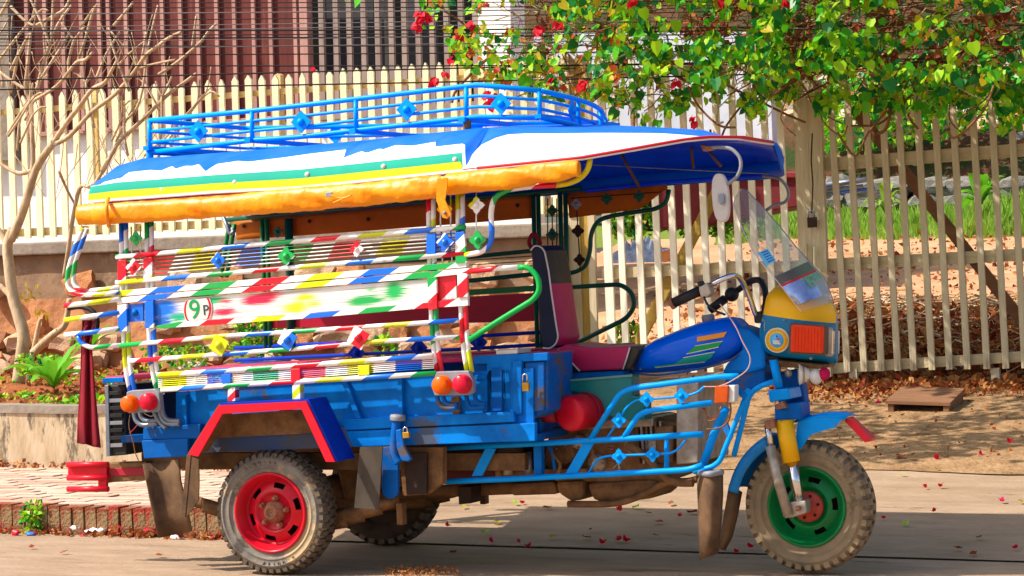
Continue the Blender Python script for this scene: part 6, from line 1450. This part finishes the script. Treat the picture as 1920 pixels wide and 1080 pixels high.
# --- cables across the whole view
for i, (y0, y1, r, g) in enumerate(((5, 2, 1.0, 0), (14, 8, 1.1, 0), (27, 17, 1.2, 1), (40, 24, 1.0, 0), (52, 36, .9, 1), (57, 50, 1.5, 0), (61, 44, .9, 1), (66, 57, 1.1, 0), (73, 66, 1.4, 0), (79, 61, .8, 1), (86, 84, 1.1, 0), (92, 75, .8, 1), (104, 97, 1.2, 0), (122, 118, 1.3, 0), (150, 122, 1.5, 0), (168, 146, 1.5, 0))):
    P = []; oy_ = R(.25)
    for t in rng(-.15, 2.1, 26): x = t * 960; P.append(U(x, lerp(y0, y1, t) + 5 * sin(min(t, 2) * pi * .5) * (1 if i % 2 else .4) + (6 * (t - .5) ** 2 if i == 14 else 0), 3.2 + oy_ + 1.5 * t))
    od = ('topmost', 'second', 'third', 'fourth', 'fifth', 'sixth', 'seventh', 'eighth', 'ninth', 'tenth', 'eleventh', 'twelfth', 'thirteenth', 'fourteenth', 'fifteenth', 'lowest')[i]
    tag(part('cable', MB().tube(P, r / ppm(P[8]), 5), CABLEG if g else CABLE), ('%s %s utility cable %sacross the house front' % (od, 'pale grey' if g else 'black', '' if i in (0, 15) else 'from the top ')), 'cable', 'utility cables across the front')
# --- fallen petals and leaves, one by one
def bract_mesh(mt, nm):
    b = MB()
    for k in range(3):
        m_ = Matrix.Rotation(2.1 * k, 3, 'Z') @ Matrix.Rotation(-1.0, 3, 'X'); pr = heart(None, .2); i = b.add([m_ @ Vector((v[0], v[1], -v[2])) for v in pr.v])
        for f in pr.f: b.face([i + q for q in f], None, 0, True)
    return b.mesh(nm, mt)
def petal_mesh(mt, nm): 
    b = MB(); i = b.add([Vector((-.5, 0, .05)), Vector((-.2, -.4, .16)), Vector((.35, -.35, .05)), Vector((.5, .1, .2)), Vector((.1, .42, .08)), Vector((-.35, .35, .22)), Vector((0, 0, 0))])
    for k in range(6): b.face((6, k, (k + 1) % 6))
    return b.mesh(nm, mt)
PT = [bract_mesh(PETAL, 'fallen_petal'), bract_mesh(PETALP, 'fallen_petal')]; FL = [petal_mesh(m_, 'fallen_leaf') for m_ in (LEAF[3], LEAF[1], DRYL[0], DRYL[1])]
for i, (x, y) in enumerate(((897, 943), (977, 947), (1160, 961), (1274, 972), (838, 990), (972, 1021), (992, 1029), (1130, 1023), (1163, 1016), (1172, 1018), (1408, 1031), (1382, 1040), (1655, 976), (1752, 963), (1903, 1033), (1838, 856), (1755, 864), (1878, 944), (1733, 917), (1765, 916), (1894, 832), (1646, 759), (1745, 697), (1720, 700), (1690, 702), (1580, 700), (896, 925), (920, 1020))):
    p = on(x, y); o = link('fallen_petal', PT[i % 2 if y < 900 or x > 1850 else 0], None, p + Vector((0, 0, .012))); s = random.uniform(.024, .036); o.scale = (s, s, s); o.rotation_euler = (R(.6), R(.6), R(3)); tag(o, 'red bougainvillea petal fallen on the concrete', 'petal', 'red petals scattered on the road')
for i, (x, y, k) in enumerate(((870, 954, 0), (966, 948, 1), (932, 983, 0), (931, 989, 0), (910, 1002, 1), (1036, 1011, 0), (1192, 955, 1), (1258, 948, 2), (1298, 965, 3), (1216, 966, 3), (1234, 983, 2), (1108, 997, 3), (1230, 1008, 2), (850, 1040, 3), (764, 1064, 0), (1698, 987, 1), (1836, 1012, 2), (1797, 1033, 2), (1825, 1043, 3), (1758, 884, 0), (1693, 894, 1), (1512, 750, 1), (1743, 722, 1), (1800, 737, 0), (1560, 752, 0), (1850, 770, 2), (1903, 808, 2), (1690, 862, 3), (1860, 850, 2), (1596, 765, 2), (1840, 745, 3), (1915, 945, 0), (1100, 1012, 2), (1026, 956, 2), (120, 1040, 2), (300, 1046, 2), (60, 1030, 3))):
    p = on(x, y); o = link('fallen_leaf', FL[k], None, p + Vector((0, 0, .012))); s = random.uniform(.03, .06); o.scale = (s, s * .8, s); o.rotation_euler = (R(.4), R(.4), R(3)); tag(o, 'small dry or yellow leaf fallen on the concrete', 'leaf', 'fallen leaves scattered on the road')
# gutter rubbish
def rub(nm, label, cat, x, y, w, h, mt, seed): 
    p = on(x, y); b = MB(); b.ball(p + Vector((0, 0, h * .4)), .5, 12, 0, (w, w * .6, h))
    for i, v in enumerate(b.v): v = Vector(v); b.v[i] = tuple(v + (v - p) * .7 * noise.noise((v - p) * 40 + Vector((seed, 0, 0))))
    tag(part(nm, b, mt), label, cat)
rub('plastic_bag', 'crumpled white plastic bag lying in the gutter, left one of two', 'bag', 142, 999, .10, .055, LITTER, 1); rub('plastic_bag', 'flat white plastic bag in the gutter, right of the rounder one', 'bag', 184, 1002, .15, .04, LITTER, 5)
rub('bottle_cap', 'blue plastic cap lying in the gutter beside the weed clump', 'cap', 58, 1004, .07, .022, LITTERB, 3); rub('red_wrapper', 'small red wrapper lying in the gutter left of the blue cap', 'wrapper', 28, 1004, .05, .03, REDP, 8); rub('paper_scrap', 'white paper scrap in the gutter under the mudflap', 'paper', 331, 1011, .09, .03, LITTER, 9)
